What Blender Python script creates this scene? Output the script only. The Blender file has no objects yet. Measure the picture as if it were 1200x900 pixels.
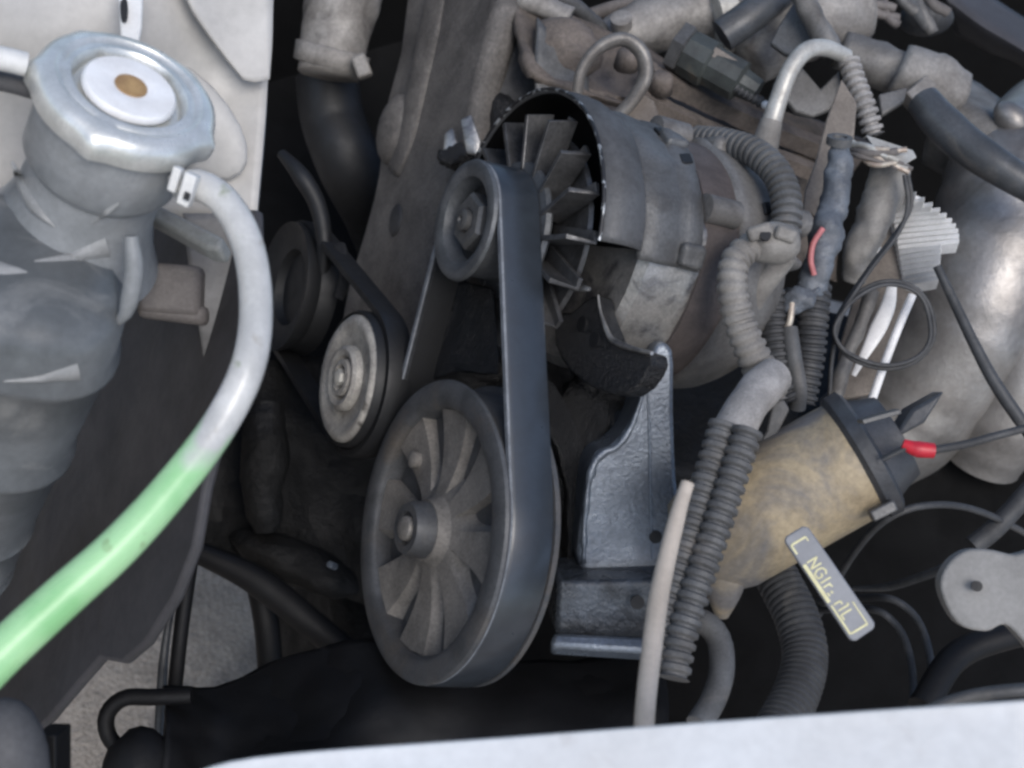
import bpy, bmesh, math, random
from mathutils import Vector, Matrix, noise as mnoise
random.seed(7)
R = math.radians
scene = bpy.context.scene
COL = scene.collection

# ------------------------------------------------------------------ camera, sky, sun, exposure
H = 1.20                                     # camera height above the ground
CAM = Vector((0, 0, H))
FPX = 1648.0                                 # focal length in photo pixels (1200 wide)
# car axes seen from the camera: X runs back along the crank axis, Y across the car, Z up
ax = Vector((0.85, -0.13, -0.51)).normalized()
up = Vector((0.43, 0.64, 0.64)); up = (up - ax * up.dot(ax)).normalized()
fy = up.cross(ax)
M3 = Matrix((ax, fy, up))                    # camera space -> world
cam_data = bpy.data.cameras.new('camera'); cam = bpy.data.objects.new('camera', cam_data); COL.objects.link(cam)
cam.matrix_world = Matrix.Translation(CAM) @ M3.to_4x4()
cam_data.sensor_width = 36; cam_data.lens = 36 * FPX / 1200
cam_data.clip_start = 0.02; cam_data.clip_end = 500
cam_data.dof.use_dof = True; cam_data.dof.focus_distance = 0.80; cam_data.dof.aperture_fstop = 13
scene.camera = cam
scene.cycles.filter_width = 2.8

SUN_DIR = Vector((-0.22, -0.58, 0.78)).normalized()
world = bpy.data.worlds.new('World'); scene.world = world; world.use_nodes = True
wn = world.node_tree; bg = wn.nodes['Background']
sky = wn.nodes.new('ShaderNodeTexSky'); sky.sky_type = 'NISHITA'; sky.sun_disc = False
sky.sun_elevation = math.asin(SUN_DIR.z); sky.sun_rotation = math.atan2(SUN_DIR.x, SUN_DIR.y)
sky.air_density = 1.0; sky.dust_density = 2.0; sky.ozone_density = 1.5
wn.links.new(sky.outputs[0], bg.inputs[0]); bg.inputs[1].default_value = 0.12
sun_data = bpy.data.lights.new('sun', 'SUN'); sun = bpy.data.objects.new('sun', sun_data); COL.objects.link(sun)
sun_data.energy = 1.25; sun_data.angle = R(32); sun_data.color = (1, 0.975, 0.95)
sun.rotation_euler = SUN_DIR.to_track_quat('Z', 'Y').to_euler()
sun.location = (0, 0, 5)
vs = scene.view_settings
vs.view_transform = 'Standard'; vs.look = 'None'; vs.gamma = 1; vs.exposure = 0.50; vs.use_curve_mapping = False

# ------------------------------------------------------------------ placing helpers
def ray(px, py): return M3 @ Vector(((px - 600) / FPX, (450 - py) / FPX, -1))
def P(px, py, d): return CAM + ray(px, py) * d
def PX(px, py, x):
    r = ray(px, py); return CAM + r * (x / r.x)
def C(x, y, z): return (M3 @ Vector((x, y, z))).normalized()      # camera-space direction -> world
X = Vector((1, 0, 0)); Y = Vector((0, 1, 0)); Z = Vector((0, 0, 1))
MV = C(0.15, 0.99, 0); MV = (MV - X * MV.dot(X)).normalized(); QV = X.cross(MV)
def V(p): return p if isinstance(p, Vector) else P(*p)

# ------------------------------------------------------------------ materials
MATS = {}
def mat(name, c1, c2=None, scale=30, rough=(0.5, 0.8), metal=0, bump=0.25, bscale=250, bdist=0.001, ramp=(0.38, 0.62),
        spec=0.5, speck=0.25, coat=0, sub=0, trans=0, c3=None, scale3=9, ramp3=(0.5, 0.68)):
    m = bpy.data.materials.new(name); m.use_nodes = True; MATS[name] = m
    nt = m.node_tree; n = nt.nodes; L = nt.links.new; b = n['Principled BSDF']
    geo = n.new('ShaderNodeNewGeometry')
    def noise(s, det=6, ro=0.6, dis=0.0):
        t = n.new('ShaderNodeTexNoise'); t.inputs['Scale'].default_value = s; t.inputs['Detail'].default_value = det
        t.inputs['Roughness'].default_value = ro; t.inputs['Distortion'].default_value = dis
        L(geo.outputs['Position'], t.inputs['Vector']); return t
    def mr(sock, a, b_, lo, hi):
        k = n.new('ShaderNodeMapRange'); k.inputs[1].default_value = a; k.inputs[2].default_value = b_
        k.inputs[3].default_value = lo; k.inputs[4].default_value = hi; L(sock, k.inputs[0]); return k.outputs[0]
    def mix(f, a, b_):
        k = n.new('ShaderNodeMix'); k.data_type = 'RGBA'; L(f, k.inputs[0])
        for s, i in ((a, 6), (b_, 7)):
            if isinstance(s, tuple): k.inputs[i].default_value = (*s, 1)
            else: L(s, k.inputs[i])
        return k.outputs[2]
    c2 = c2 or tuple(x * 0.7 for x in c1)
    n1 = noise(scale, 8, 0.62, 0.4)
    f1 = mr(n1.outputs['Fac'], ramp[0], ramp[1], 0, 1)
    col = mix(f1, c1, c2)
    if c3:
        n3 = noise(scale3, 5, 0.6, 0.8); col = mix(mr(n3.outputs['Fac'], ramp3[0], ramp3[1], 0, 1), col, c3)
    if speck:
        n2 = noise(scale * 14, 3, 0.7)
        v = mr(n2.outputs['Fac'], 0.3, 0.7, 1 - speck, 1 + speck)
        k = n.new('ShaderNodeVectorMath'); k.operation = 'SCALE'; L(col, k.inputs[0]); L(v, k.inputs['Scale']); col = k.outputs[0]
    L(col, b.inputs['Base Color'])
    L(mr(n1.outputs['Fac'], 0.3, 0.7, rough[0], rough[1]), b.inputs['Roughness'])
    b.inputs['Metallic'].default_value = metal; b.inputs['Specular IOR Level'].default_value = spec
    b.inputs['Coat Weight'].default_value = coat; b.inputs['Coat Roughness'].default_value = 0.15
    if sub:
        b.inputs['Subsurface Weight'].default_value = sub; b.inputs['Subsurface Radius'].default_value = (.01, .01, .01); b.inputs['Subsurface Scale'].default_value = 0.5
    if trans: b.inputs['Transmission Weight'].default_value = trans
    if bump:
        nb = noise(bscale, 5, 0.65); bp = n.new('ShaderNodeBump'); bp.inputs['Strength'].default_value = bump; bp.inputs['Distance'].default_value = bdist
        L(nb.outputs['Fac'], bp.inputs['Height']); L(bp.outputs[0], b.inputs['Normal'])
    m['bsdf'] = b.name
    return m

mat('white_paint', (.86, .86, .84), (.77, .76, .73), 14, (.3, .5), bump=.15, bscale=60, speck=.05, c3=(.58, .54, .50), scale3=26, ramp3=(.58, .76), coat=.3)
mat('panel_shade_grey', (.17, .168, .165), (.11, .108, .106), 20, (.5, .7), bump=.1, speck=.1, c3=(.07, .068, .068), scale3=14)  # grey that paints the white panel falling into shade
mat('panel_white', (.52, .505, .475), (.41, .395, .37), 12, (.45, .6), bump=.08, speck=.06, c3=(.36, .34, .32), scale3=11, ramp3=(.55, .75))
mat('tank_plastic', (.15, .162, .17), (.095, .103, .108), 16, (.26, .42), bump=.15, bscale=90, speck=.10, c3=(.24, .245, .24), scale3=24, ramp3=(.52, .75))
mat('pulley_grey', (.115, .122, .13), (.070, .075, .080), 50, (.38, .55), metal=.3, bump=.2, speck=.2)
mat('neck_plastic', (.26, .272, .28), (.18, .19, .195), 22, (.26, .42), bump=.12, bscale=90, speck=.10)
mat('tank_rib_highlight', (.30, .305, .305), (.21, .215, .215), 40, (.35, .5), speck=.1, bump=.1)  # paler plastic paints the highlights on the moulded tank ribs
mat('zinc', (.76, .77, .74), (.58, .59, .56), 60, (.24, .40), metal=.55, bump=.12, speck=.10)
mat('pale_plastic', (.72, .72, .70), (.60, .60, .58), 40, (.4, .55), speck=.06, bump=.08)
mat('cap_sticker', (.86, .86, .85), (.74, .73, .71), 50, (.3, .4), speck=.05, bump=.05)
mat('rust_spot', (.42, .27, .12), (.28, .17, .08), 120, (.7, .9), speck=.2)
mat('dark_panel', (.056, .054, .058), (.040, .039, .042), 14, (.55, .75), bump=.2, speck=.12, c3=(.034, .032, .032), scale3=10)
mat('panel_bar', (.30, .31, .29), (.20, .20, .19), 40, (.5, .7), speck=.15)
mat('grey_brown', (.16, .145, .135), (.10, .09, .085), 40, (.6, .85), speck=.15)
mat('cover_rim', (.15, .155, .16), (.085, .085, .085), 40, (.32, .5), bump=.4, bscale=350, speck=.25)
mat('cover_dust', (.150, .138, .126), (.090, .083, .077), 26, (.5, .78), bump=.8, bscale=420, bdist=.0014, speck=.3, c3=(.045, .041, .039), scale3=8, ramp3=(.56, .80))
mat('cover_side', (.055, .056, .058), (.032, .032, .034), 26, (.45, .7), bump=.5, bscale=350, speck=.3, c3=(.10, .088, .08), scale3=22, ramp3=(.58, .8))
mat('rubber', (.011, .0115, .013), (.007, .0075, .0085), 50, (.48, .66), bump=.15, speck=.2)
mat('belt_rubber', (.030, .037, .046), (.022, .027, .034), 90, (.27, .36), bump=.06, bscale=900, speck=.12, spec=.9)
mat('belt_edge_highlight', (.20, .215, .235), (.12, .13, .145), 90, (.45, .6), speck=.2)  # lightened to paint the highlight line along the belt's front edge
mat('pulley_black', (.082, .085, .090), (.050, .052, .055), 40, (.42, .6), bump=.2, speck=.2, c3=(.10, .088, .076), scale3=25, ramp3=(.5, .75))
mat('pulley_dust', (.205, .190, .172), (.13, .121, .11), 42, (.65, .85), bump=.4, speck=.25)
mat('idler_white', (.46, .44, .40), (.28, .265, .245), 55, (.5, .7), bump=.6, bscale=300, speck=.25, c3=(.07, .065, .06), scale3=60, ramp3=(.62, .75))
mat('oily_black', (.009, .0095, .0105), (.005, .005, .006), 60, (.08, .28), bump=1.0, bscale=420, bdist=.0030, speck=.3, spec=.7)
mat('oily_cast', (.20, .23, .27), (.12, .14, .17), 28, (.22, .38), metal=.5, bump=.5, bscale=420, bdist=.0010, speck=.22, spec=.9, c3=(.030, .033, .038), scale3=16, ramp3=(.60, .75))
mat('oily_ledge', (.10, .115, .135), (.035, .040, .047), 70, (.18, .34), metal=.3, bump=.6, bscale=300, bdist=.0018, speck=.3, spec=.8)
mat('block_black', (.006, .0058, .0058), (.0035, .0035, .0035), 30, (.5, .85), bump=.8, bscale=120, bdist=.003, speck=.3, spec=.3)
mat('deep_shade_black', (.0035, .0035, .0036), (.0022, .0022, .0022), 20, (.8, .95), bump=.3, speck=.2, spec=.2)  # near-black base colour stands in for the deep shade of the bay
mat('alu_dusty', (.185, .180, .172), (.115, .110, .104), 36, (.5, .7), metal=.25, bump=.35, bscale=350, speck=.18, c3=(.08, .072, .066), scale3=24, ramp3=(.56, .78))
mat('alu_grey', (.128, .130, .130), (.080, .080, .080), 36, (.4, .6), metal=.3, bump=.35, bscale=400, speck=.2, c3=(.06, .057, .055), scale3=26, ramp3=(.58, .8))
mat('alu_shiny', (.55, .53, .50), (.36, .35, .33), 50, (.26, .42), metal=.7, bump=.5, bscale=260, speck=.2, c3=(.12, .12, .13), scale3=30, ramp3=(.5, .66))
mat('fan_metal', (.15, .15, .152), (.055, .055, .056), 40, (.28, .55), metal=.6, bump=.3, speck=.2)
mat('chipped_edge', (.42, .44, .45), (.03, .03, .032), 130, (.3, .5), metal=.4, ramp=(.40, .46), speck=.2)
mat('cowl_black', (.030, .030, .032), (.022, .022, .023), 40, (.45, .7), bump=.3, speck=.2, c3=(.12, .112, .106), scale3=18, ramp3=(.45, .7))
mat('cowl_grey', (.085, .087, .09), (.052, .052, .053), 34, (.5, .75), bump=.3, bscale=350, speck=.18, c3=(.045, .043, .042), scale3=22, ramp3=(.55, .75))
mat('stator_brown', (.085, .070, .064), (.055, .045, .042), 40, (.55, .75), bump=.3, speck=.2)
mat('head_brown', (.165, .138, .118), (.092, .078, .068), 30, (.6, .85), bump=.6, bscale=260, bdist=.0015, speck=.25, c3=(.045, .040, .036), scale3=16, ramp3=(.52, .74))
mat('pipe_dirty', (.30, .285, .265), (.17, .158, .145), 26, (.5, .75), metal=.15, bump=.4, bscale=260, speck=.2, c3=(.07, .062, .055), scale3=20, ramp3=(.54, .76))
mat('loop_steel', (.27, .255, .235), (.15, .138, .125), 50, (.4, .65), metal=.4, bump=.3, speck=.2)
mat('plastic_green', (.055, .062, .058), (.035, .038, .036), 60, (.4, .6), bump=.3, speck=.2, c3=(.12, .10, .075), scale3=40, ramp3=(.58, .75))
mat('pale_steel', (.52, .51, .47), (.36, .345, .315), 60, (.35, .55), metal=.3, bump=.25, speck=.15)
mat('conduit_grey', (.105, .107, .108), (.066, .066, .066), 50, (.5, .72), bump=.25, speck=.2, c3=(.16, .148, .135), scale3=30, ramp3=(.54, .76))
mat('conduit_pale', (.24, .228, .208), (.16, .15, .137), 50, (.55, .75), bump=.25, speck=.15)
mat('conduit_dark', (.055, .057, .060), (.034, .035, .037), 50, (.5, .7), bump=.25, speck=.2, c3=(.09, .086, .08), scale3=30, ramp3=(.56, .76))
mat('tape_pale', (.36, .345, .33), (.24, .23, .22), 60, (.5, .7), bump=.5, bscale=200, bdist=.002, speck=.2)
mat('tape_blue', (.13, .145, .165), (.075, .083, .095), 60, (.35, .55), bump=.5, bscale=240, bdist=.002, speck=.25)
mat('hose_blue', (.070, .075, .082), (.042, .045, .049), 40, (.3, .5), bump=.2, speck=.2, c3=(.12, .11, .10), scale3=20, ramp3=(.58, .78))
mat('plate_brown', (.205, .178, .152), (.135, .116, .10), 40, (.55, .8), bump=.3, speck=.2)
mat('shield_silver', (.38, .365, .35), (.26, .245, .23), 16, (.34, .5), metal=.65, bump=.3, bscale=120, bdist=.002, speck=.10, c3=(.10, .092, .086), scale3=10, ramp3=(.5, .72))
mat('fin_white', (.88, .87, .85), (.76, .75, .73), 60, (.45, .6), speck=.1, bump=.15)
mat('copper', (.40, .30, .24), (.55, .50, .42), 150, (.35, .5), metal=.4, speck=.3)
mat('red_plastic', (.55, .02, .035), (.40, .015, .03), 80, (.35, .5), speck=.1)
mat('pink_wire', (.50, .17, .17), (.36, .12, .12), 80, (.4, .6), speck=.15)
mat('can_beige', (.35, .285, .185), (.215, .172, .11), 20, (.55, .8), bump=.25, speck=.18, c3=(.145, .137, .13), scale3=17, ramp3=(.46, .62))
mat('cap_dark', (.055, .058, .064), (.034, .036, .040), 50, (.35, .55), bump=.3, speck=.2)
mat('tag_plastic', (.235, .245, .265), (.20, .208, .225), 40, (.35, .5), speck=.06, bump=.08)
mat('yellow_print', (.72, .68, .40), (.62, .58, .34), 200, (.5, .6), speck=.1)
mat('mount_grey', (.235, .232, .225), (.185, .182, .175), 30, (.55, .75), speck=.1, bump=.15)
mat('stick_beige', (.50, .44, .375), (.40, .35, .295), 40, (.5, .65), speck=.08, bump=.08)
mat('ground_concrete', (.44, .39, .335), (.29, .257, .222), 16, (.8, .95), bump=.8, bscale=110, bdist=.006, speck=.3, c3=(.17, .16, .155), scale3=8, ramp3=(.55, .7))
mat('soft_grey', (.085, .085, .09), (.065, .065, .068), 30, (.6, .8), speck=.12)
mat('black_plastic', (.0055, .0055, .0062), (.0035, .0035, .004), 24, (.5, .7), bump=.25, speck=.2, spec=.3)

def hose_material():
    m = mat('hose_clear', (.62, .62, .60), (.47, .47, .455), 34, (.22, .36), bump=.10, speck=.06, sub=.35, c3=(.40, .38, .34), scale3=60, ramp3=(.60, .72))
    nt = m.node_tree; n = nt.nodes; L = nt.links.new; b = n['Principled BSDF']
    old = b.inputs['Base Color'].links[0].from_socket
    geo = n.new('ShaderNodeNewGeometry'); sep = n.new('ShaderNodeSeparateXYZ'); L(geo.outputs['Position'], sep.inputs[0])
    z0 = P(238, 512, 0.535).z                                       # level of the coolant standing in the hose
    nz = n.new('ShaderNodeTexNoise'); nz.inputs['Scale'].default_value = 45; L(geo.outputs['Position'], nz.inputs['Vector'])
    a = n.new('ShaderNodeMath'); a.operation = 'MULTIPLY_ADD'; a.inputs[1].default_value = 0.022; L(nz.outputs['Fac'], a.inputs[0]); L(sep.outputs[2], a.inputs[2])
    k = n.new('ShaderNodeMapRange'); k.inputs[1].default_value = z0 + .012 - .003; k.inputs[2].default_value = z0 + .012 + .005
    k.inputs[3].default_value = 1; k.inputs[4].default_value = 0; L(a.outputs[0], k.inputs[0])
    g = n.new('ShaderNodeMix'); g.data_type = 'RGBA'; g.inputs[6].default_value = (.40, .68, .37, 1); g.inputs[7].default_value = (.27, .56, .26, 1)
    n2 = n.new('ShaderNodeTexNoise'); n2.inputs['Scale'].default_value = 38; n2.inputs['Detail'].default_value = 4; L(geo.outputs['Position'], n2.inputs['Vector'])
    k2 = n.new('ShaderNodeMapRange'); k2.inputs[1].default_value = .42; k2.inputs[2].default_value = .66; L(n2.outputs['Fac'], k2.inputs[0]); L(k2.outputs[0], g.inputs[0])
    mx = n.new('ShaderNodeMix'); mx.data_type = 'RGBA'; L(k.outputs[0], mx.inputs[0]); L(old, mx.inputs[6]); L(g.outputs[2], mx.inputs[7])
    st = n.new('ShaderNodeTexNoise'); st.inputs['Scale'].default_value = 75; st.inputs['Detail'].default_value = 3; L(geo.outputs['Position'], st.inputs['Vector'])
    k3 = n.new('ShaderNodeMapRange'); k3.inputs[1].default_value = .66; k3.inputs[2].default_value = .76; k3.inputs[4].default_value = .75; L(st.outputs['Fac'], k3.inputs[0])
    m3 = n.new('ShaderNodeMix'); m3.data_type = 'RGBA'; m3.inputs[7].default_value = (.16, .20, .07, 1); L(k3.outputs[0], m3.inputs[0]); L(mx.outputs[2], m3.inputs[6])
    L(m3.outputs[2], b.inputs['Base Color'])
hose_material()

# ------------------------------------------------------------------ object helpers
def tag(o, label=None, cat=None, group=None, kind=None):
    if label: o['label'] = label
    if cat: o['category'] = cat
    if group: o['group'] = group
    if kind: o['kind'] = kind
    return o
def thing(name, label, cat, loc, group=None):
    o = bpy.data.objects.new(name, None); COL.objects.link(o); o.location = loc; o.empty_display_size = .02
    return tag(o, label, cat, group)
def origin_of(o):
    v = Vector(o.location)
    while o.parent: o = o.parent; v += Vector(o.location)
    return v
TEX = {}
def cloud(s):
    if s not in TEX:
        t = bpy.data.textures.new('cloud', 'CLOUDS'); t.noise_scale = s; t.noise_depth = 3; TEX[s] = t
    return TEX[s]
def build(name, verts, faces, m, parent=None, smooth=True, bevel=0, bseg=2, lump=0, lscale=.02, sub=0, solid=0, angle=40, group=None):
    verts = [Vector(v) for v in verts]
    c = sum(verts, Vector()) / len(verts)
    base = origin_of(parent) if parent else Vector()
    me = bpy.data.meshes.new(name); me.from_pydata([v - c for v in verts], [], faces)
    bm = bmesh.new(); bm.from_mesh(me); bmesh.ops.recalc_face_normals(bm, faces=bm.faces); bm.to_mesh(me); bm.free()
    me.materials.append(MATS[m])
    o = bpy.data.objects.new(name, me); COL.objects.link(o); o.location = c - base
    if parent: o.parent = parent
    if solid:
        s = o.modifiers.new('solid', 'SOLIDIFY'); s.thickness = solid; s.offset = -1
    if bevel:
        b = o.modifiers.new('bevel', 'BEVEL'); b.width = bevel; b.segments = bseg; b.limit_method = 'ANGLE'; b.angle_limit = R(35)
    if sub:
        s = o.modifiers.new('sub', 'SUBSURF'); s.levels = sub; s.render_levels = sub; s.subdivision_type = 'SIMPLE' if sub > 1 and not smooth else 'CATMULL_CLARK'
    if lump:
        d = o.modifiers.new('lump', 'DISPLACE'); d.texture = cloud(lscale); d.texture_coords = 'GLOBAL'; d.strength = lump; d.mid_level = .5
    if smooth:
        for p in me.polygons: p.use_smooth = True
        if angle < 180 and not lump:
            me.set_sharp_from_angle(angle=R(angle))
    return o
class Mesh:
    def __init__(s): s.v = []; s.f = []
    def add(s, v, f):
        k = len(s.v); s.v += [Vector(x) for x in v]; s.f += [[i + k for i in q] for q in f]; return s
    def build(s, *a, **k): return build(a[0], s.v, s.f, *a[1:], **k)
def catmull(pts, n):
    pts = [Vector(p) for p in pts]
    if len(pts) == 2: return [pts[0].lerp(pts[1], i / n) for i in range(n + 1)]
    e = [pts[0] * 2 - pts[1]] + pts + [pts[-1] * 2 - pts[-2]]
    out = []
    for i in range(1, len(e) - 2):
        a, b, c, d = e[i - 1:i + 3]
        for j in range(n):
            t = j / n
            out.append(.5 * (2 * b + (c - a) * t + (2 * a - 5 * b + 4 * c - d) * t * t + (3 * b - a - 3 * c + d) * t ** 3))
    return out + [pts[-1]]
def resample(pts, n):
    L = [0]
    for a, b in zip(pts, pts[1:]): L.append(L[-1] + (b - a).length)
    out, k = [], 0
    for i in range(n + 1):
        s = L[-1] * i / n
        while k < len(L) - 2 and L[k + 1] < s: k += 1
        t = (s - L[k]) / max(L[k + 1] - L[k], 1e-9)
        out.append((pts[k].lerp(pts[k + 1], t), i / n))
    return out, L[-1]
def lerp_list(rs, t):
    if not isinstance(rs, (list, tuple)): return rs
    x = t * (len(rs) - 1); i = min(int(x), len(rs) - 2); return rs[i] + (rs[i + 1] - rs[i]) * (x - i)
def tube_geo(pts, r, seg=14, n=None, corr=None, flat=1.0, closed=False, jitter=0):
    path = catmull([V(p) for p in pts], 14)
    if closed:
        k = [V(p) for p in pts]; kk = k[-2:] + k + k[:3]; path = catmull(kk, 14)[28:28 + 14 * len(k) + 1]
    L = sum((b - a).length for a, b in zip(path, path[1:]))
    if corr: n = max(8, int(L / corr[0]) * 5)
    n = n or max(8, min(90, int(L / .004)))
    sm, L = resample(path, n)
    v, f = [], []
    N = None
    for i, (p, t) in enumerate(sm):
        a = sm[max(i - 1, 0)][0]; b = sm[min(i + 1, n)][0]; T = (b - a).normalized()
        if N is None:
            N = T.orthogonal().normalized()
        N = (N - T * N.dot(T)).normalized(); B = T.cross(N)
        rr = lerp_list(r, t)
        if corr and i % 5 in (3, 4): rr *= 1 - corr[1]
        if jitter: rr *= 1 + jitter * mnoise.noise(p * 60)
        for k in range(seg):
            th = 2 * math.pi * k / seg
            v.append(p + (N * math.cos(th) + B * math.sin(th) * flat) * rr)
    for i in range(n):
        for k in range(seg):
            f.append([i * seg + k, i * seg + (k + 1) % seg, (i + 1) * seg + (k + 1) % seg, (i + 1) * seg + k])
    f.append(list(range(seg))[::-1]); f.append([n * seg + k for k in range(seg)])
    return v, f
def tube(name, pts, r, m, parent=None, **k):
    g = {x: k.pop(x) for x in ('seg', 'n', 'corr', 'flat', 'closed', 'jitter') if x in k}
    if m in ('pipe_dirty', 'alu_dusty', 'head_brown', 'alu_grey', 'grey_brown') and 'lump' not in k and not g.get('corr'):
        k['lump'] = .0045; k['lscale'] = .012
    v, f = tube_geo(pts, r, **g)
    k.setdefault('angle', 50)
    return build(name, v, f, m, parent, **k)
def basis(axis):
    a = axis.normalized()
    if abs(a.dot(X)) > .999: return a, MV, QV
    ref = Z if abs(a.z) < .9 else X
    m = (ref - a * ref.dot(a)).normalized(); return a, m, a.cross(m)
def lathe_geo(o, axis, prof, seg=48, a0=0, a1=360, rfun=None):
    a, m, q = basis(axis); v, f = [], []; full = abs(a1 - a0) >= 360
    cols = seg if full else seg + 1
    for (t, r) in prof:
        for k in range(cols):
            th = R(a0 + (a1 - a0) * k / seg); rr = r * (rfun(th, t) if rfun else 1)
            v.append(o + a * t + (m * math.cos(th) + q * math.sin(th)) * rr)
    for i in range(len(prof) - 1):
        for k in range(seg):
            k2 = (k + 1) % cols
            f.append([i * cols + k, i * cols + k2, (i + 1) * cols + k2, (i + 1) * cols + k])
    if full:
        if prof[0][1] > 1e-5: f.append(list(range(cols)))
        if prof[-1][1] > 1e-5: f.append([(len(prof) - 1) * cols + k for k in range(cols)])
    return v, f
def lathe(name, o, axis, prof, m, parent=None, **k):
    g = {x: k.pop(x) for x in ('seg', 'a0', 'a1', 'rfun') if x in k}
    v, f = lathe_geo(o, axis, prof, **g)
    return build(name, v, f, m, parent, **k)
def slab_geo(pts, off):
    n = len(pts); v = list(pts) + [p + off for p in pts]
    f = [list(range(n)), [n + i for i in range(n)][::-1]] + [[i, (i + 1) % n, n + (i + 1) % n, n + i] for i in range(n)]
    return v, f
def on_plane(outline, d0, nrm):
    cx = sum(p[0] for p in outline) / len(outline); cy = sum(p[1] for p in outline) / len(outline)
    c = P(cx, cy, d0); out = []
    for (x, y) in outline:
        r = ray(x, y); out.append(CAM + r * ((c - CAM).dot(nrm) / r.dot(nrm)))
    return out
def slab(name, outline, d0, nrm, thick, m, parent=None, **k):
    v, f = slab_geo(on_plane(outline, d0, nrm), -nrm.normalized() * thick)
    k.setdefault('bevel', .0012); k.setdefault('angle', 35)
    return build(name, v, f, m, parent, **k)
def smooth_outline(o, n=4):
    q = [Vector((a, b, 0)) for a, b in o]; kk = q[-2:] + q + q[:3]
    s = catmull(kk, n)[2 * n:2 * n + n * len(q)]
    return [(p.x, p.y) for p in s]
def box_geo(c, e1, e2, e3):
    v = [c + e1 * i + e2 * j + e3 * k for i in (-1, 1) for j in (-1, 1) for k in (-1, 1)]
    return v, [[0, 1, 3, 2], [4, 6, 7, 5], [0, 4, 5, 1], [2, 3, 7, 6], [0, 2, 6, 4], [1, 5, 7, 3]]
def box(name, c, e1, e2, e3, m, parent=None, **k):
    v, f = box_geo(c, e1, e2, e3); k.setdefault('bevel', .001); return build(name, v, f, m, parent, **k)
def sheet(name, rows, m, parent=None, n=6, thick=.002, **k):
    rows = [catmull([V(p) for p in r], n) for r in rows]
    cols = [catmull([r[i] for r in rows], n) for i in range(len(rows[0]))]
    v = [p for c in cols for p in c]; h = len(cols[0]); f = []
    for i in range(len(cols) - 1):
        for j in range(h - 1): f.append([i * h + j, (i + 1) * h + j, (i + 1) * h + j + 1, i * h + j + 1])
    k.setdefault('angle', 60)
    return build(name, v, f, m, parent, solid=thick, **k)
def ball_geo(c, e1, e2, e3, u=20, w=12):
    v, f = [], []
    for i in range(w + 1):
        a = math.pi * i / w
        for j in range(u):
            b = 2 * math.pi * j / u; v.append(c + e1 * math.sin(a) * math.cos(b) + e2 * math.sin(a) * math.sin(b) + e3 * math.cos(a))
    for i in range(w):
        for j in range(u): f.append([i * u + j, i * u + (j + 1) % u, (i + 1) * u + (j + 1) % u, (i + 1) * u + j])
    return v, f
def ball(name, c, e1, e2, e3, m, parent=None, **k):
    v, f = ball_geo(c, e1, e2, e3)
    o = build(name, v, f, m, parent, angle=180, **k)
    bm = bmesh.new(); bm.from_mesh(o.data); bmesh.ops.remove_doubles(bm, verts=bm.verts, dist=1e-6); bm.to_mesh(o.data); bm.free()
    return o
def px(n, d): return n * d / FPX                  # photo pixels -> metres at depth d
VIEW = C(0, 0, 1)

# ================================================================== SETTING
build('ground', [(-30, -30, 0), (30, -30, 0), (30, 30, 0), (-30, 30, 0)], [[0, 1, 2, 3]], 'ground_concrete', smooth=False)
tag(bpy.data.objects['ground'], kind='structure')

# near wing (white bodywork along the bottom of the picture)
w = thing('front_wing', 'white painted wing edge along the bottom of the picture', 'car wing', P(900, 900, .42))
sheet('wing_top', [[(205, 925, .445), (300, 892, .445), (600, 868.5, .44), (900, 846, .435), (1240, 822, .43)],
                   [(180, 945, .440), (300, 916, .440), (600, 892, .435), (900, 870, .430), (1240, 850, .425)],
                   [(120, 1010, .424), (300, 985, .424), (600, 965, .42), (900, 945, .415), (1240, 925, .41)],
                   [(60, 1120, .402), (300, 1100, .402), (600, 1080, .399), (900, 1060, .394), (1240, 1040, .389)]], 'white_paint', w, thick=.0025)
sheet('inner_flange', [[(205, 928, .4455), (300, 895, .4455), (600, 871.5, .4405), (900, 849, .4355), (1240, 825, .4305)],
                       [(200, 1000, .50), (300, 970, .50), (600, 950, .49), (900, 930, .48), (1240, 905, .475)]], 'white_paint', w, thick=.002)
ball('dent', P(1000, 908, .4225), C(1, 0, 0) * .011, C(0, .7, -.7) * .006, Z * .003, 'white_paint', w)
lathe('bolt_hole', P(1021, 880, .4255), Z, [(-.001, .0022), (.0008, .0022), (.0009, .0001)], 'rubber', w, seg=14)

# far wing, firewall, tray : near-black colour paints the shade inside the bay
o = box('inner_wing', Vector((.7, 1.16, .58)), X * 1.2, Y * .02, Z * .30, 'deep_shade_black', bevel=.01)
tag(o, 'inner wing blackened for shade on the far side of the engine bay', 'bodywork')
o = box('firewall', Vector((1.78, .55, .62)), X * .02, Y * .6, Z * .36, 'deep_shade_black', bevel=.01)
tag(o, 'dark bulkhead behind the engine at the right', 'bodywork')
t = thing('engine_block', 'black oily engine block filling the dark middle of the bay', 'engine', Vector((.8, .55, .25)))
box('crankcase', Vector((.93, .63, .45)), X * .40, Y * .11, Z * .15, 'block_black', t, bevel=.012, lump=.01, lscale=.04, sub=3, smooth=True)
box('front_plate', Vector((.485, .625, .56)), X * .012, Y * .14, Z * .15, 'oily_black', t, bevel=.004, sub=4, lump=.010, lscale=.018)
box('oil_pan', Vector((.82, .54, .30)), X * .36, Y * .12, Z * .07, 'block_black', t, bevel=.02)
o = box('subframe', Vector((1.0, .36, .24)), X * .62, Y * .10, Z * .035, 'deep_shade_black', bevel=.01)
tag(o, 'black subframe beam low under the engine at the lower right', 'subframe')
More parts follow.
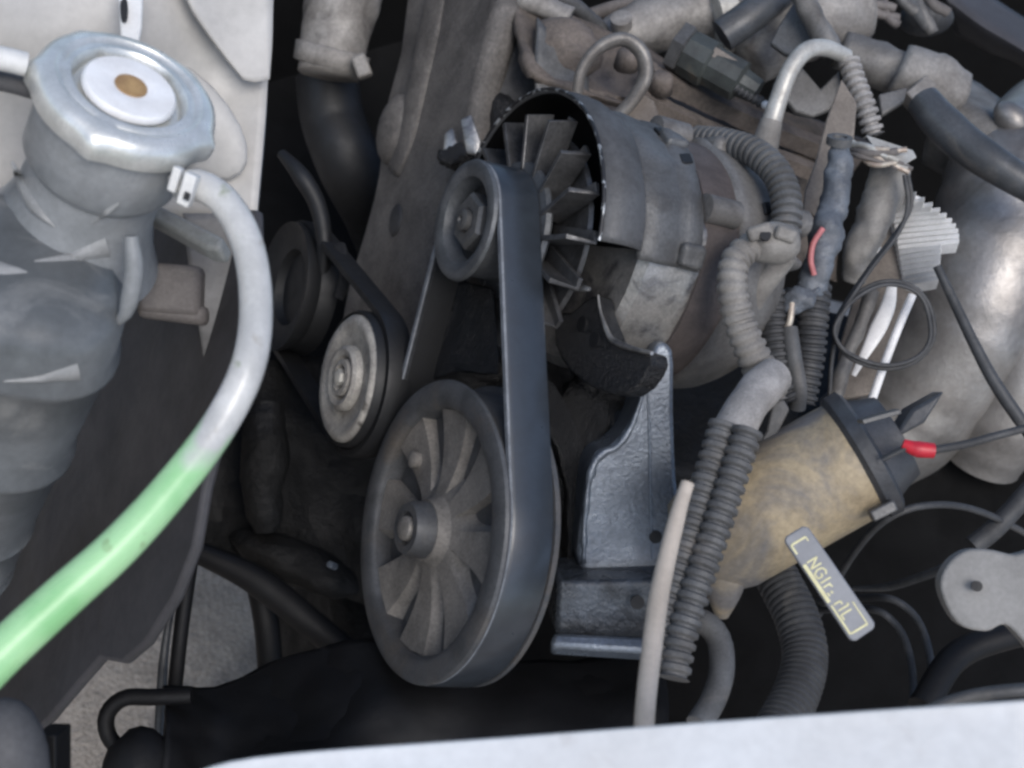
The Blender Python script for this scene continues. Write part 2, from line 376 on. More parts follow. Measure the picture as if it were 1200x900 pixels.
o = sheet('splash_tray', [[(560, 640, 1.05), (800, 560, 1.1), (1000, 520, 1.1), (1260, 480, 1.1)],
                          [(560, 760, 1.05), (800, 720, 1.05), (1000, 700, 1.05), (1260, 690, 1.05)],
                          [(560, 960, .95), (800, 960, .95), (1000, 960, .95), (1260, 960, .95)]], 'deep_shade_black', thick=.004)
tag(o, 'black splash tray below the hoses at the lower right', 'splash tray')

# ================================================================== LEFT: front panel, radiator, tank, hose
w = thing('radiator_support', 'white painted front body panel behind the filler cap', 'body panel', P(200, 200, .70))
sheet('panel_face', [[(-60, -60, .60), (60, -60, .64), (180, -60, .66), (260, -60, .685), (321, -60, .70)],
                     [(-60, 40, .61), (60, 40, .64), (180, 40, .665), (255, 40, .69), (317, 40, .70)],
                     [(-60, 140, .64), (60, 140, .66), (180, 140, .69), (250, 140, .695), (310, 140, .695)],
                     [(-60, 255, .66), (60, 255, .67), (180, 255, .69), (245, 255, .69), (300, 255, .69)]], 'panel_white', w, thick=.004)
sheet('overlap_sheet', [[(205, -40, .655), (250, -40, .665), (322, -40, .682)],
                        [(226, 10, .662), (262, 12, .672), (320, 12, .684)],
                        [(252, 50, .672), (280, 52, .678), (319, 52, .685)],
                        [(286, 94, .681), (300, 96, .683), (316, 93, .686)]], 'panel_white', w, thick=.003)
sheet('shaded_lower_edge', [[(214, 250, .672), (255, 250, .676), (303, 250, .684)], [(222, 320, .676), (262, 320, .680), (301, 320, .688)], [(236, 400, .682), (262, 400, .686), (290, 400, .692)], [(246, 480, .695), (258, 480, .697), (268, 480, .70)]], 'panel_shade_grey', w, thick=.003)  # strip of the white panel, painted grey for its shade
ball('raised_pad', P(215, 135, .687), C(.7, -.7, 0) * .040, C(.7, .7, .1) * .020, VIEW * .007, 'panel_white', w)
t = thing('panel_bracket', 'white looped bracket with a slot standing above the filler cap', 'bracket', P(155, 60, .63))
slab('bracket_plate', [(138, -20), (168, -20), (166, 30), (160, 62), (150, 62), (142, 52)], .63, C(.2, .3, .9), .004, 'pale_plastic', t, bevel=.001)
slab('slot', smooth_outline([(141, 2), (148, -2), (150, 12), (148, 24), (142, 22)], 3), .6285, C(.2, .3, .9), .0015, 'rubber', t, bevel=.0003)

NX = -X
o = slab('radiator', [(130, 245), (297, 245), (299, 330), (285, 420), (255, 505), (238, 570), (226, 640), (203, 700), (168, 755), (142, 777), (116, 772), (90, 802), (54, 845), (-80, 960), (-80, 380)],
         .72, (NX + Z * .1).normalized(), .006, 'dark_panel', bevel=.002)
tag(o, 'dark charcoal radiator cowl panel behind the green hose', 'radiator')
t = thing('radiator_mount', 'pale metal bar with a small brown block on the radiator cowl', 'mount', P(200, 320, .68))
slab('bar', [(146, 238), (176, 234), (262, 278), (256, 292), (240, 290)], .645, C(-.2, .5, .8), .012, 'panel_bar', t, bevel=.002)
box('block', P(202, 340, .672), C(1, -.06, -.3) * px(36, .67), C(.06, 1, .2) * px(30, .67), VIEW * .008, 'grey_brown', t, bevel=.003)
box('block_foot', P(205, 366, .676), C(1, -.12, -.3) * px(40, .67), C(.06, 1, .2) * px(12, .67), VIEW * .008, 'grey_brown', t, bevel=.003)
lathe('stud', P(165, 335, .665), C(-1, .1, .4), [(0, .008), (.008, .008), (.010, .006), (.011, 0)], 'grey_brown', t, seg=16)

# expansion tank
CAPC = P(146, 120, .58)
t = thing('coolant_tank', 'translucent grey plastic coolant tank below the filler cap', 'coolant tank', P(40, 500, .62))
def se(th, tt): return 1.0
lathe('filler_neck', CAPC - Z * .085, Z, [(0, .041), (.012, .035), (.028, .030), (.046, .0285), (.050, .0315), (.053, .0332), (.080, .0335), (.082, .032)], 'neck_plastic', t, seg=56)
bc = P(-12, 300, .60) ; bc.z = 0
top = CAPC.z - .062
prof = [(0, .0), (.0, .024), (-.004, .038), (-.012, .0445), (-.028, .0462), (-.032, .0485), (-.035, .0485), (-.039, .0462), (-.095, .0452), (-.099, .0475), (-.102, .0475), (-.106, .0450), (-.16, .0440), (-.163, .0452), (-.166, .0440), (-.20, .0438), (-.203, .0450), (-.206, .0438), (-.25, .0434), (-.32, .043), (-.45, .041), (-.451, 0)]
base = P(28, 300, .585)
def sq(th, tt): return 1 + .13 * abs(math.sin(2 * th)) ** 1.5
lathe('tank_body', Vector((base.x, base.y, top)), Z, prof, 'tank_plastic', t, seg=64, rfun=sq)
from mathutils.bvhtree import BVHTree
tv, tf = lathe_geo(Vector((base.x, base.y, top)), Z, prof, seg=64, rfun=sq); nvn, nfn = lathe_geo(CAPC - Z * .085, Z, [(0, .041), (.012, .035), (.028, .030), (.046, .0285), (.050, .0315), (.053, .0332), (.082, .0335)], seg=56)
bvh = BVHTree.FromPolygons(tv + nvn, tf + [[i + len(tv) for i in q] for q in nfn])
def moulding(pts, ws, name='rib', m='tank_rib_highlight', h=.0016):
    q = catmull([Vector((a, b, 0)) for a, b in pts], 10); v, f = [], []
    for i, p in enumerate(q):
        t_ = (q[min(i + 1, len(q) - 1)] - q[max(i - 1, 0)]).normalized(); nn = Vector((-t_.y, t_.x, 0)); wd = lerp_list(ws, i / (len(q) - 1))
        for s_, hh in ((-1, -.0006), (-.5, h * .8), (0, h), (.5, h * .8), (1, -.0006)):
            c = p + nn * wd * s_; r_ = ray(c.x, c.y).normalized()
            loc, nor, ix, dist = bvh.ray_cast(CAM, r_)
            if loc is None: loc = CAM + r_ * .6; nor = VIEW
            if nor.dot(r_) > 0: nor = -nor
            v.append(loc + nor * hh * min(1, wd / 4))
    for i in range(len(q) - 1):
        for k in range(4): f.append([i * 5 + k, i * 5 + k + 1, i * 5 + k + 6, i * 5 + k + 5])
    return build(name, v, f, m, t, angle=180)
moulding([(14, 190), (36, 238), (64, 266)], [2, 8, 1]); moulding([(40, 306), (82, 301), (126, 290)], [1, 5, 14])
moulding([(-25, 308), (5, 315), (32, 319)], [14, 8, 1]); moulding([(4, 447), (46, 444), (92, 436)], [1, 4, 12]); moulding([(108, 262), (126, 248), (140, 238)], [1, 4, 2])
tube('rib', [(154, 276, .585), (157, 320, .59), (148, 365, .595), (134, 380, .60)], [.003, .0042, .004, .0015], 'neck_plastic', t, seg=12)

t = thing('filler_cap', 'round zinc pressure cap with rusty centre spot on the coolant tank', 'cap', CAPC)
def ears(th, tt):
    e = 0
    for c in (118, 172, 245, 330, 40):
        d = (math.degrees(th) - c + 180) % 360 - 180
        e += math.exp(-(d / 7) ** 2)
    return 1 + (.075 * e if tt < .008 else .03 * e if tt < .0105 else 0)
lathe('cap_shell', CAPC - Z * .003, Z, [(-.001, .0355), (-.001, .0372), (.002, .0378), (.006, .0378), (.0092, .0366), (.0112, .034), (.0118, .0305), (.0106, .0292), (.0104, .0275), (.0114, .0262), (.0114, .0242), (.0095, .0226), (.0062, .0218), (.0060, .015)],
      'zinc', t, seg=120, rfun=ears)
cd = lathe('cap_disc', CAPC + Z * .0055, Z, [(0, .0196), (.0022, .0194), (.0032, .0184), (.0036, .0120), (.0034, .0075), (.0030, .0062)], 'cap_sticker', t, seg=60)
lathe('rust_centre', CAPC + Z * .0088, Z, [(0, .0068), (.0007, .0066), (.0009, .003), (.0008, 0)], 'rust_spot', cd, seg=30)

t = thing('vent_fitting', 'short white vent pipe entering the tank from the left edge', 'pipe fitting', P(10, 75, .56))
tube('sleeve', [(-40, 62, .55), (0, 68, .555), (30, 75, .56)], .0048, 'pale_plastic', t)
tube('lower_pipe', [(-40, 88, .565), (10, 97, .57), (42, 106, .575)], .004, 'soft_grey', t)

t = thing('overflow_hose', 'clear overflow hose with bright green coolant in its lower half', 'hose', P(290, 400, .55))
tube('hose_tube', [(205, 224, .575), (232, 217, .578), (266, 240, .575), (291, 290, .567), (300, 360, .557), (291, 428, .545), (259, 495, .540), (205, 568, .530), (140, 640, .520), (70, 703, .512), (0, 768, .505), (-60, 830, .50)],
     [.0066, .0066, .0066, .0066, .0068, .0070, .0074, .0078, .0082, .0084, .0086], 'hose_clear', t, seg=24, n=110)
box('clip', P(221, 222, .568), C(.85, -.4, -.1) * .0026, C(.35, .9, .3) * .0068, C(0, -.2, 1) * .0045, 'pale_plastic', t, bevel=.0008)
box('clip', P(206, 210, .566), C(.85, -.4, -.1) * .0018, C(.35, .9, .3) * .0052, C(0, -.2, 1) * .0035, 'pale_plastic', t, bevel=.0008)
box('clip_slot', P(219, 230, .5628), C(.85, -.4, -.1) * .0012, C(.35, .9, .3) * .0016, C(0, -.2, 1) * .0008, 'rubber', t, bevel=.0002)

# bottom-left odds
o = ball('rubber_buffer', P(5, 905, .55), C(1, 0, 0) * px(52, .55), C(0, 1, 0) * px(88, .55), VIEW * .016, 'soft_grey')
tag(o, 'soft grey rounded buffer in the bottom left corner', 'buffer')
o = box('buffer_bracket', P(62, 890, .58), C(1, 0, 0) * px(13, .58), C(0, 1, 0) * px(36, .58), VIEW * .01, 'black_plastic')
tag(o, 'small black bracket right of the grey rounded buffer', 'bracket')
t = thing('stay_rod', 'thin dark upright stay rod in front of the concrete ground', 'rod', P(205, 800, .85))
tube('rod', [(226, 640, .86), (212, 740, .86), (200, 860, .86), (196, 930, .86)], px(9, .86), 'black_plastic', t)
tube('pale_strip', [(205, 690, .875), (192, 770, .875), (186, 880, .875)], [px(3, .87), px(6, .87), px(7, .87)], 'hose_blue', t)
o = tube('bent_pipe', [(225, 815, .82), (180, 817, .82), (146, 818, .82), (126, 836, .82), (127, 862, .82), (150, 888, .82), (175, 905, .82)], px(10, .82), 'black_plastic')
tag(o, 'black pipe bent into a hook over the concrete at lower left', 'pipe')
o = ball('rubber_boot', P(165, 905, .80), C(1, 0, 0) * px(44, .8), C(0, 1, 0) * px(52, .8), VIEW * .02, 'black_plastic', lump=.008, lscale=.02)
tag(o, 'black rubber boot below the hooked pipe', 'rubber boot')
o = sheet('undertray', [[(190, 800, .84), (250, 802, .86), (330, 765, .87), (430, 750, .86), (600, 770, .86), (780, 770, .86)],
                        [(195, 850, .80), (260, 855, .83), (350, 850, .82), (450, 820, .82), (600, 835, .82), (780, 830, .82)],
                        [(190, 920, .78), (260, 930, .80), (350, 920, .76), (450, 910, .80), (600, 900, .80), (780, 900, .80)],
                        [(190, 990, .76), (260, 990, .78), (350, 990, .76), (450, 980, .78), (600, 980, .78), (780, 980, .78)]], 'black_plastic', thick=.004, lump=.016, lscale=.06, n=10)
tag(o, 'crumpled black plastic undertray below the big pulley', 'undertray')
t = thing('control_arm', 'black diagonal arm crossing above the concrete gap', 'suspension arm', P(330, 720, .95))
tube('arm', [(228, 645, .93), (300, 680, .93), (370, 735, .93), (450, 800, .93)], [px(13, .93), px(18, .93), px(17, .93), px(16, .93)], 'black_plastic', t)
tube('brace', [(300, 668, .96), (312, 730, .96), (318, 800, .96)], px(15, .96), 'black_plastic', t)
o = sheet('lower_shroud', [[(232, 470, .98), (300, 430, 1.02), (400, 420, 1.05), (520, 420, 1.05)],
                           [(228, 560, .98), (300, 540, 1.0), (400, 540, 1.02), (520, 540, 1.02)],
                           [(226, 640, .98), (300, 664, .98), (400, 700, 1.0), (520, 740, 1.0)]], 'block_black', thick=.004, lump=.02, lscale=.04, n=8)
tag(o, 'black grimy cover in the dark gap left of the big pulley', 'cover')

# ================================================================== TOP LEFT OF ENGINE: hose neck, hose, timing cover, belts
t = thing('thermostat_neck', 'dirty pale grey pipe neck with clamp at the top', 'pipe', P(390, 60, 1.14))
tube('neck', [(418, -60, 1.14), (402, 0, 1.14), (392, 45, 1.14), (385, 88, 1.14)], [px(46, 1.14), px(44, 1.14), px(40, 1.14), px(36, 1.14)], 'pipe_dirty', t, seg=28, jitter=.04)
cb = lathe('clamp_band', P(390, 62, 1.14), C(-.25, -.95, -.2), [(-.004, px(41, 1.14)), (-.003, px(44, 1.14)), (.011, px(43, 1.14)), (.012, px(38, 1.14))], 'pipe_dirty', t, seg=36, lump=.003, lscale=.01)
box('clamp_screw', P(424, 78, 1.11), C(.8, .3, 0) * .006, C(-.3, .8, 0) * .009, VIEW * .006, 'pipe_dirty', cb, bevel=.002)
o = tube('radiator_hose', [(383, 88, 1.20), (390, 140, 1.20), (412, 195, 1.20), (442, 250, 1.26), (460, 300, 1.32)], [px(37, 1.2), px(38, 1.2), px(40, 1.22), px(40, 1.26), px(38, 1.3)], 'rubber', seg=28)
tag(o, 'thick black rubber radiator hose below the pale pipe neck', 'hose')
o = tube('heater_hose', [(330, 180, .99), (352, 205, .98), (372, 240, .98), (380, 285, .98), (376, 340, .99)], [px(6, .98), px(11, .98), px(10, .98), px(9, .98), px(7, .98)], 'rubber', seg=18)
tag(o, 'slim black hose curving in the dark gap beside the white panel', 'hose')
o = tube('shiny_cable', [(398, 288, .97), (404, 310, .965), (402, 335, .965), (396, 350, .965)], px(7, .97), 'oily_black', jitter=.3, seg=12)
tag(o, 'short oily wet cable against the timing cover edge', 'cable')

o = sheet('dark_backing', [[(280, -60, 1.42), (360, -60, 1.42), (460, -60, 1.42), (640, -60, 1.45)], [(280, 200, 1.40), (360, 200, 1.40), (460, 200, 1.40), (600, 200, 1.40)], [(270, 480, 1.2), (340, 500, 1.2), (420, 520, 1.2), (560, 540, 1.2)]], 'deep_shade_black', thick=.004)  # black backing sheet added to paint the deep shade of the gap
tag(o, 'black backing sheet put in for the shade of the gap between white panel and timing cover', 'backing sheet')
TX = .459
t = thing('timing_cover', 'brown dust coated timing belt cover running up to the top edge', 'timing cover', PX(440, 500, TX))
face = [(486, -30), (466, 60), (446, 138), (440, 205), (424, 270), (405, 335), (392, 420), (392, 510), (440, 540), (478, 500), (503, 400), (522, 300), (541, 200), (560, 100), (582, -30)]
fp = [PX(x, y, TX) for x, y in smooth_outline(face, 3)]
v, f = slab_geo(fp, X * .024); build('cover_shell', v, f, 'cover_dust', t, bevel=.0095, bseg=6)
def emboss(name, pts, r, h, m='cover_dust'):
    v, f = tube_geo([PX(x, y, TX) for x, y in pts], r, seg=20)
    v = [Vector((TX + (q.x - TX) * h, q.y, q.z)) for q in v]
    return build(name, v, f, m, t, angle=180)
emboss('ridge', [(512, -10), (503, 40), (490, 100), (474, 165), (462, 200)], [.016, .017, .016, .017, .012], .30)
v, f = ball_geo(PX(464, 152, TX), X * .013, (PX(472, 110, TX) - PX(464, 152, TX)), QV * .021); build('bulge', v, f, 'cover_dust', t, angle=180)
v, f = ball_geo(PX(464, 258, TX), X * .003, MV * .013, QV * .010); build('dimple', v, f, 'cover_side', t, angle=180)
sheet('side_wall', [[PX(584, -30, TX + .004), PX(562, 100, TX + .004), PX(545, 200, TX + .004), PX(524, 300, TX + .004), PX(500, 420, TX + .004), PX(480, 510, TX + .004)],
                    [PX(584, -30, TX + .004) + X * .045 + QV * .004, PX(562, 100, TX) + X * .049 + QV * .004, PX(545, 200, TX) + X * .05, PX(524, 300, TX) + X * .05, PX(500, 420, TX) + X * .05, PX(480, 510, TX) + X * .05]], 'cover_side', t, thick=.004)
t = thing('spring_clip', 'pair of shiny metal tabs sticking up from grease by the alternator pulley', 'clip', P(540, 180, .99))
slab('tab', [(538, 140), (552, 134), (563, 166), (560, 182), (546, 180)], .975, C(-.2, .1, .97), .003, 'alu_shiny', t, lump=.003, lscale=.01)
slab('tab', [(520, 156), (530, 150), (538, 172), (532, 184), (518, 180)], .985, C(-.3, .2, .93), .003, 'alu_shiny', t, lump=.003, lscale=.01)
ball('grease', P(538, 184, .985), C(.95, .1, 0) * .016, C(0, 1, 0) * .008, VIEW * .012, 'oily_black', t, lump=.012, lscale=.007, sub=1)

lp = [(506, 322), (540, 330), (574, 338), (582, 400), (580, 440), (520, 432), (470, 470), (445, 540), (436, 520), (470, 420)]
v, f = slab_geo([PX(x, y, .4020) for x, y in lp], X * .003)
o = build('fan_shade_plate', v, f, 'oily_black', bevel=.0015, sub=3, lump=.004, lscale=.02)  # dark plate put over fan blades that should lie in shade
tag(o, 'black oily plate added over the shaded fan blades between the two belt pulleys', 'shade plate')
# second belt drive (left): dark pump pulley, idler, v belt
IX = .366
IC = PX(405, 443, IX); IR = px(80, (IC - CAM).dot(-VIEW))
t = thing('idler_pulley', 'chalky pale idler pulley with stepped hub in front of the timing cover', 'pulley', IC)
lathe('wheel', IC, X, [(.004, .0), (.004, IR * .42), (.002, IR * .46), (.0025, IR * .64), (.001, IR * .72), (0, IR * .78), (-.001, IR * .88), (.002, IR * .95), (.006, IR * .955), (.02, IR * .955)], 'idler_white', t, seg=56, lump=.0012, lscale=.006)
lathe('hub_ring', IC, X, [(.008, IR * .50), (-.002, IR * .48), (-.004, IR * .42), (-.003, IR * .34), (.001, IR * .30)], 'idler_white', t, seg=40)
lathe('hub_cup', IC, X, [(.004, IR * .30), (-.004, IR * .27), (-.0045, IR * .20), (.0, IR * .16), (.001, 0)], 'idler_white', t, seg=32)
lathe('bolt', IC, -X, [(0, IR * .13), (.006, IR * .12), (.0075, IR * .06), (.0075, 0)], 'pale_steel', t, seg=6)
lathe('rim', IC, X, [(.003, IR * .956), (.001, IR * .985), (.004, IR * 1.02), (.018, IR * 1.02), (.02, IR * .95)], 'rubber', t, seg=56)
PC = PX(330, 335, IX); PR = .047
t = thing('pump_pulley', 'dark water pump pulley in the shadow beside the hose', 'pulley', PC)
lathe('wheel', PC, X, [(.012, 0), (.012, PR * .55), (.006, PR * .6), (.004, PR * .9), (0, PR), (.004, PR), (.012, PR * .93), (.020, PR), (.024, PR)], 'rubber', t, seg=56)
def belt_loop(c1, r1, c2, r2, x0, x1, th, seg=40):
    """closed belt round two pulleys in the plane across the crank axis"""
    a = Vector((c1.dot(MV), c1.dot(QV))); b = Vector((c2.dot(MV), c2.dot(QV)))
    d = b - a; D = d.length; base = math.atan2(d.y, d.x); k = math.acos((r1 - r2) / D)
    pts = []
    for i in range(seg + 1):
        th_ = base + k + (2 * math.pi - 2 * k) * i / seg; pts.append((a, r1, th_))
    for i in range(seg + 1):
        th_ = base - k + 2 * k * i / seg; pts.append((b, r2, th_))
    v = []
    for (c, r, th_) in pts:
        for (x, e) in ((x0, 0), (x0, th), (x0 + .0015, th + .0006), (x1 - .0015, th + .0006), (x1, th), (x1, 0)):
            q = c + Vector((math.cos(th_), math.sin(th_))) * (r + e)
            v.append(X * x + MV * q.x + QV * q.y)
    # straight spans get extra rings by the smooth loop of faces
    n = len(pts); f = []
    for i in range(n):
        for j in range(6):
            j2 = (j + 1) % 6; i2 = (i + 1) % n; f.append([i * 6 + j, i * 6 + j2, i2 * 6 + j2, i2 * 6 + j])
    return v, f
v, f = belt_loop(PC, PR * .95, IC, IR * 1.04, IX + .006, IX + .022, .004)
o = build('drive_belt', v, f, 'rubber'); tag(o, 'narrow black belt running from the shadow to the pale idler', 'belt')

# ================================================================== BIG PULLEY, ALTERNATOR, RIBBED BELT
BX = .377
BC = PX(498, 621, BX); BR = .0868; BW = .036
t = thing('spoked_pulley', 'large black pulley with dusty spokes and triangular pockets', 'pulley', BC)
lathe('rim', BC, X, [(.014, BR * .805), (.004, BR * .812), (.0015, BR * .825), (0, BR * .86), (0, BR * .955), (.0012, BR * .99), (.003, BR), (.0045, BR * .992), (.005, BR * .955), (BW - .005, BR * .955), (BW - .004, BR), (BW - .001, BR), (BW, BR * .97), (BW, BR * .70)], 'pulley_black', t, seg=96)
# web of louvred pockets: one step per spoke
NS = 8; v, f = [], []
nr, na = 10, 22
def web(u, s):
    depth = .0050
    if u < .55: p = 0
    elif u < .58: p = (u - .55) / .03
    else: p = max(0, 1 - ((u - .58) / .40) ** 1.5)
    s2 = max(0, min(1, (s - .10) / .75))
    return depth + .027 * p * s2 + .003 * math.sin(s * math.pi)
tot = NS * na
for i in range(nr + 1):
    s = i / nr; r = BR * (.22 + (.81 - .22) * s)
    for k in range(tot):
        u = (k % na) / na; uu = [0, .28, .548, .585][k % na] if k % na < 4 else .585 + .415 * (k % na - 3) / (na - 3)
        th = 2 * math.pi * ((k // na) + uu) / NS + R(-8)
        v.append(BC + X * web(uu, s) + (MV * math.cos(th) + QV * math.sin(th)) * r)
for i in range(nr):
    for k in range(tot): f.append([i * tot + k, i * tot + (k + 1) % tot, (i + 1) * tot + (k + 1) % tot, (i + 1) * tot + k])
build('spoke_web', v, f, 'pulley_dust', t, angle=45)
lathe('hub_flare', BC, X, [(.02, BR * .31), (.0080, BR * .30), (.0066, BR * .26), (.003, BR * .215), (-.001, BR * .20)], 'pulley_dust', t, seg=40)
hub = lathe('hub', BC, X, [(.006, BR * .20), (0, BR * .19), (-.010, BR * .178), (-.0125, BR * .165), (-.0125, BR * .115), (-.010, BR * .10), (-.010, 0)], 'pulley_black', t, seg=40)
lathe('hub_bolt', BC - X * .010, -X, [(0, BR * .085), (.004, BR * .08), (.0055, BR * .05), (.0055, 0)], 'loop_steel', hub, seg=18)
lathe('rivet', BC + X * .004 + (MV * .7 - QV * .7) * BR * .60, -X, [(-.012, .005), (.0005, .005), (.0015, .003), (.0015, 0)], 'pulley_dust', t, seg=14)

AC = PX(541, 257, BX); AR = .0338
t = thing('alternator', 'dusty grey alternator with exposed cooling fan and pulley', 'alternator', AC - MV * .09 + X * .1)
apul = lathe('pulley', AC, X, [(.020, AR * .40), (.018, AR * .64), (.008, AR * .70), (.002, AR * .76), (.0008, AR * .84), (0, AR * .95), (.001, AR * 1.03), (.003, AR * 1.06), (.0042, AR * 1.02), (.005, AR * .93), (BW - .005, AR * .93), (BW - .004, AR * 1.2), (BW - .001, AR * 1.22), (BW + .001, AR * 1.18), (BW + .001, AR * .5)], 'pulley_grey', t, seg=64)
lathe('pulley_dish', AC, X, [(.020, AR * .20), (.020, AR * .58), (.012, AR * .68)], 'rubber', apul, seg=48)
lathe('nut', AC + X * .004, X, [(.012, AR * .50), (.001, AR * .50), (-.001, AR * .44), (-.001, AR * .24), (.001, AR * .20), (.001, 0)], 'alu_grey', apul, seg=6, smooth=False)
lathe('shaft_end', AC + X * .002, -X, [(-.01, AR * .19), (.002, AR * .19), (.003, AR * .15), (.003, AR * .07), (.001, AR * .05), (.001, 0)], 'alu_grey', apul, seg=18)
fand = lathe('fan_disc', AC + X * .047, X, [(.002, .012), (.002, .058), (.004, .060), (.005, .012)], 'fan_metal', t, seg=48)
NB = 16
for k in range(NB):
    th = 2 * math.pi * (k + .1) / NB; e = MV * math.cos(th) + QV * math.sin(th); g = -MV * math.sin(th) + QV * math.cos(th)
    o = AC + X * .047
    m = Mesh(); L0, L1 = .030, .0715 + .002 * math.sin(k * 2.1)
    tw = g * .0056
    m.add([o + e * L0 - tw, o + e * L0 + tw, o + e * L1 + tw * .75, o + e * L1 - tw * .6], [[0, 1, 2, 3]])
    k0 = len(m.v)
    m.v += [o + e * (L0 + .006) + tw - X * .016, o + e * (L1 - .004) + tw * .75 - X * .018]
    m.f += [[1, k0, k0 + 1, 2]]
    m.build('fan_blade', 'fan_metal', fand, solid=.0030, bevel=.0004, smooth=False)
# cowl round the fan
CW0, CW1 = .040, .074
cwl = lathe('cowl', AC, X, [(CW0, .0855), (CW0 + .014, .0866), (CW0 + .020, .0862), (CW1 - .010, .0845), (CW1 - .004, .0825), (CW1, .078)], 'cowl_grey', t, seg=60, a0=-82, a1=94, solid=.0022, angle=60, lump=.002, lscale=.02)
lathe('cowl_lining', AC, X, [(CW0 + .001, .0825), (CW0 + .02, .0828), (CW1 - .005, .079), (CW1, .05), (CW1, .02)], 'deep_shade_black', cwl, seg=60, a0=-82, a1=94)
v, f = tube_geo([AC + X * CW0 + (MV * math.cos(R(a)) + QV * math.sin(R(a))) * .0853 for a in range(-82, 95, 4)], .0011, seg=10); build('cowl_edge', v, f, 'chipped_edge', cwl)
lathe('front_housing', AC, X, [(.078, .03), (.078, .070), (.082, .0755), (.118, .0765), (.118, .05)], 'alu_shiny', t, seg=22, a0=0, a1=360, angle=25, rfun=lambda th, tt: 1 + .02 * math.sin(5 * th + .6))
lathe('upper_case', AC, X, [(.070, .0770), (.072, .0812), (.082, .0822), (.094, .0815), (.098, .0795), (.102, .0815), (.113, .081), (.115, .0775)], 'alu_grey', t, seg=60, a0=-70, a1=98, solid=.003, lump=.004, lscale=.014)
for a in (-30, 35, 92):
    e = MV * math.cos(R(a)) + QV * math.sin(R(a)); box('case_lug', AC + X * .106 + e * .081, X * .008, (-MV * math.sin(R(a)) + QV * math.cos(R(a))) * .007, e * .004, 'alu_grey', t, bevel=.003, bseg=3, sub=2, lump=.003, lscale=.01)
lathe('stator', AC, X, [(.116, .070), (.117, .0772), (.143, .0772), (.144, .07)], 'stator_brown', t, seg=64)
lathe('rear_housing', AC, X, [(.142, .072), (.143, .079), (.150, .0795), (.158, .0785), (.172, .076), (.186, .070), (.193, .060), (.196, .045), (.196, 0)], 'alu_dusty', t, seg=64, rfun=lambda th, tt: 1 + .018 * max(0, math.cos(3 * th - .8)) ** 8, lump=.003, lscale=.02)
for a, tt, l in ((28, .105, .016), (48, .107, .010), (62, .165, .006)):
    e = MV * math.cos(R(a)) + QV * math.sin(R(a)); g = -MV * math.sin(R(a)) + QV * math.cos(R(a))
    box('vent_slot', AC + X * tt + e * (.0812 if tt < .12 else .0782), (X * .8 - g * .3).normalized() * l * .5, g * .004, e * .0012, 'rubber', t, bevel=.0008)
for a, tt in ((10, .128), (70, .128), (20, .178), (66, .182)):
    e = MV * math.cos(R(a)) + QV * math.sin(R(a))
    lathe('lug', AC + e * .079 + X * (tt - .014), X, [(0, .004), (.001, .0085), (.024, .0085), (.026, .004), (.026, 0)], 'alu_dusty', t, seg=16)
for a in (52, 68, 84):
    e = MV * math.cos(R(a)) + QV * math.sin(R(a))
    ball('rear_fin', AC + e * .068 + X * .184, X * .012, (-MV * math.sin(R(a)) + QV * math.cos(R(a))) * .005, e * .012, 'alu_dusty', t)
box('terminal_block', AC + MV * .066 + QV * .024 + X * .165, X * .018, MV * .014, QV * .012, 'alu_dusty', t, bevel=.004)
# front foot of the alternator
ft = [(668, 366), (684, 352), (700, 346), (703, 365), (712, 388), (722, 404), (763, 414), (758, 440), (735, 462), (700, 458), (668, 436), (650, 405), (652, 368)]
v, f = slab_geo([PX(x, y, BX + .066) for x, y in smooth_outline(ft, 2)], X * .012); foot = build('foot', v, f, 'oily_black', t, bevel=.0022, bseg=3)
v, f = tube_geo([PX(x, y, BX + .0655) for x, y in ((701, 346), (703, 362), (707, 376), (717, 398), (740, 408), (764, 414))], [.0008, .001, .0014, .0018, .0012, .001], seg=10, jitter=.3); build('foot_edge_highlight', v, f, 'alu_shiny', foot)  # bright tube paints the highlight along the foot's edge
for x, y in ((682, 380), (697, 398)):
    lathe('bolt_hole', PX(x, y, BX + .0655), -X, [(-.002, .0045), (.0004, .0045), (.0005, 0)], 'rubber', t, seg=16)
tube('fan_guard_wire', [PX(640, 318, BX + .05), PX(655, 325, BX + .05), PX(670, 336, BX + .05), PX(690, 339, BX + .05)], [.002, .0022, .0016, .001], 'alu_grey', t, flat=.5)

v, f = belt_loop(BC, BR * .957, AC, AR * .94, BX + .0055, BX + BW - .0055, .0035, seg=64)
t = thing('ribbed_belt', 'wide black ribbed belt looping round both big pulley and alternator', 'belt', BC + MV * .12)
bb = build('belt_band', v, f, 'belt_rubber', t, angle=30)
bb.data.materials.append(MATS['rubber'])
for i_, p_ in enumerate(bb.data.polygons):
    if i_ % 6 == 5: p_.material_index = 1  # inner face gets darker rubber to stand in for its shade
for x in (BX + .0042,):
    v, f = belt_loop(BC, BR * .957, AC, AR * .94, x, x + .0034, .0028, seg=64); build('front_rib', v, f, 'belt_edge_highlight', t, angle=30)

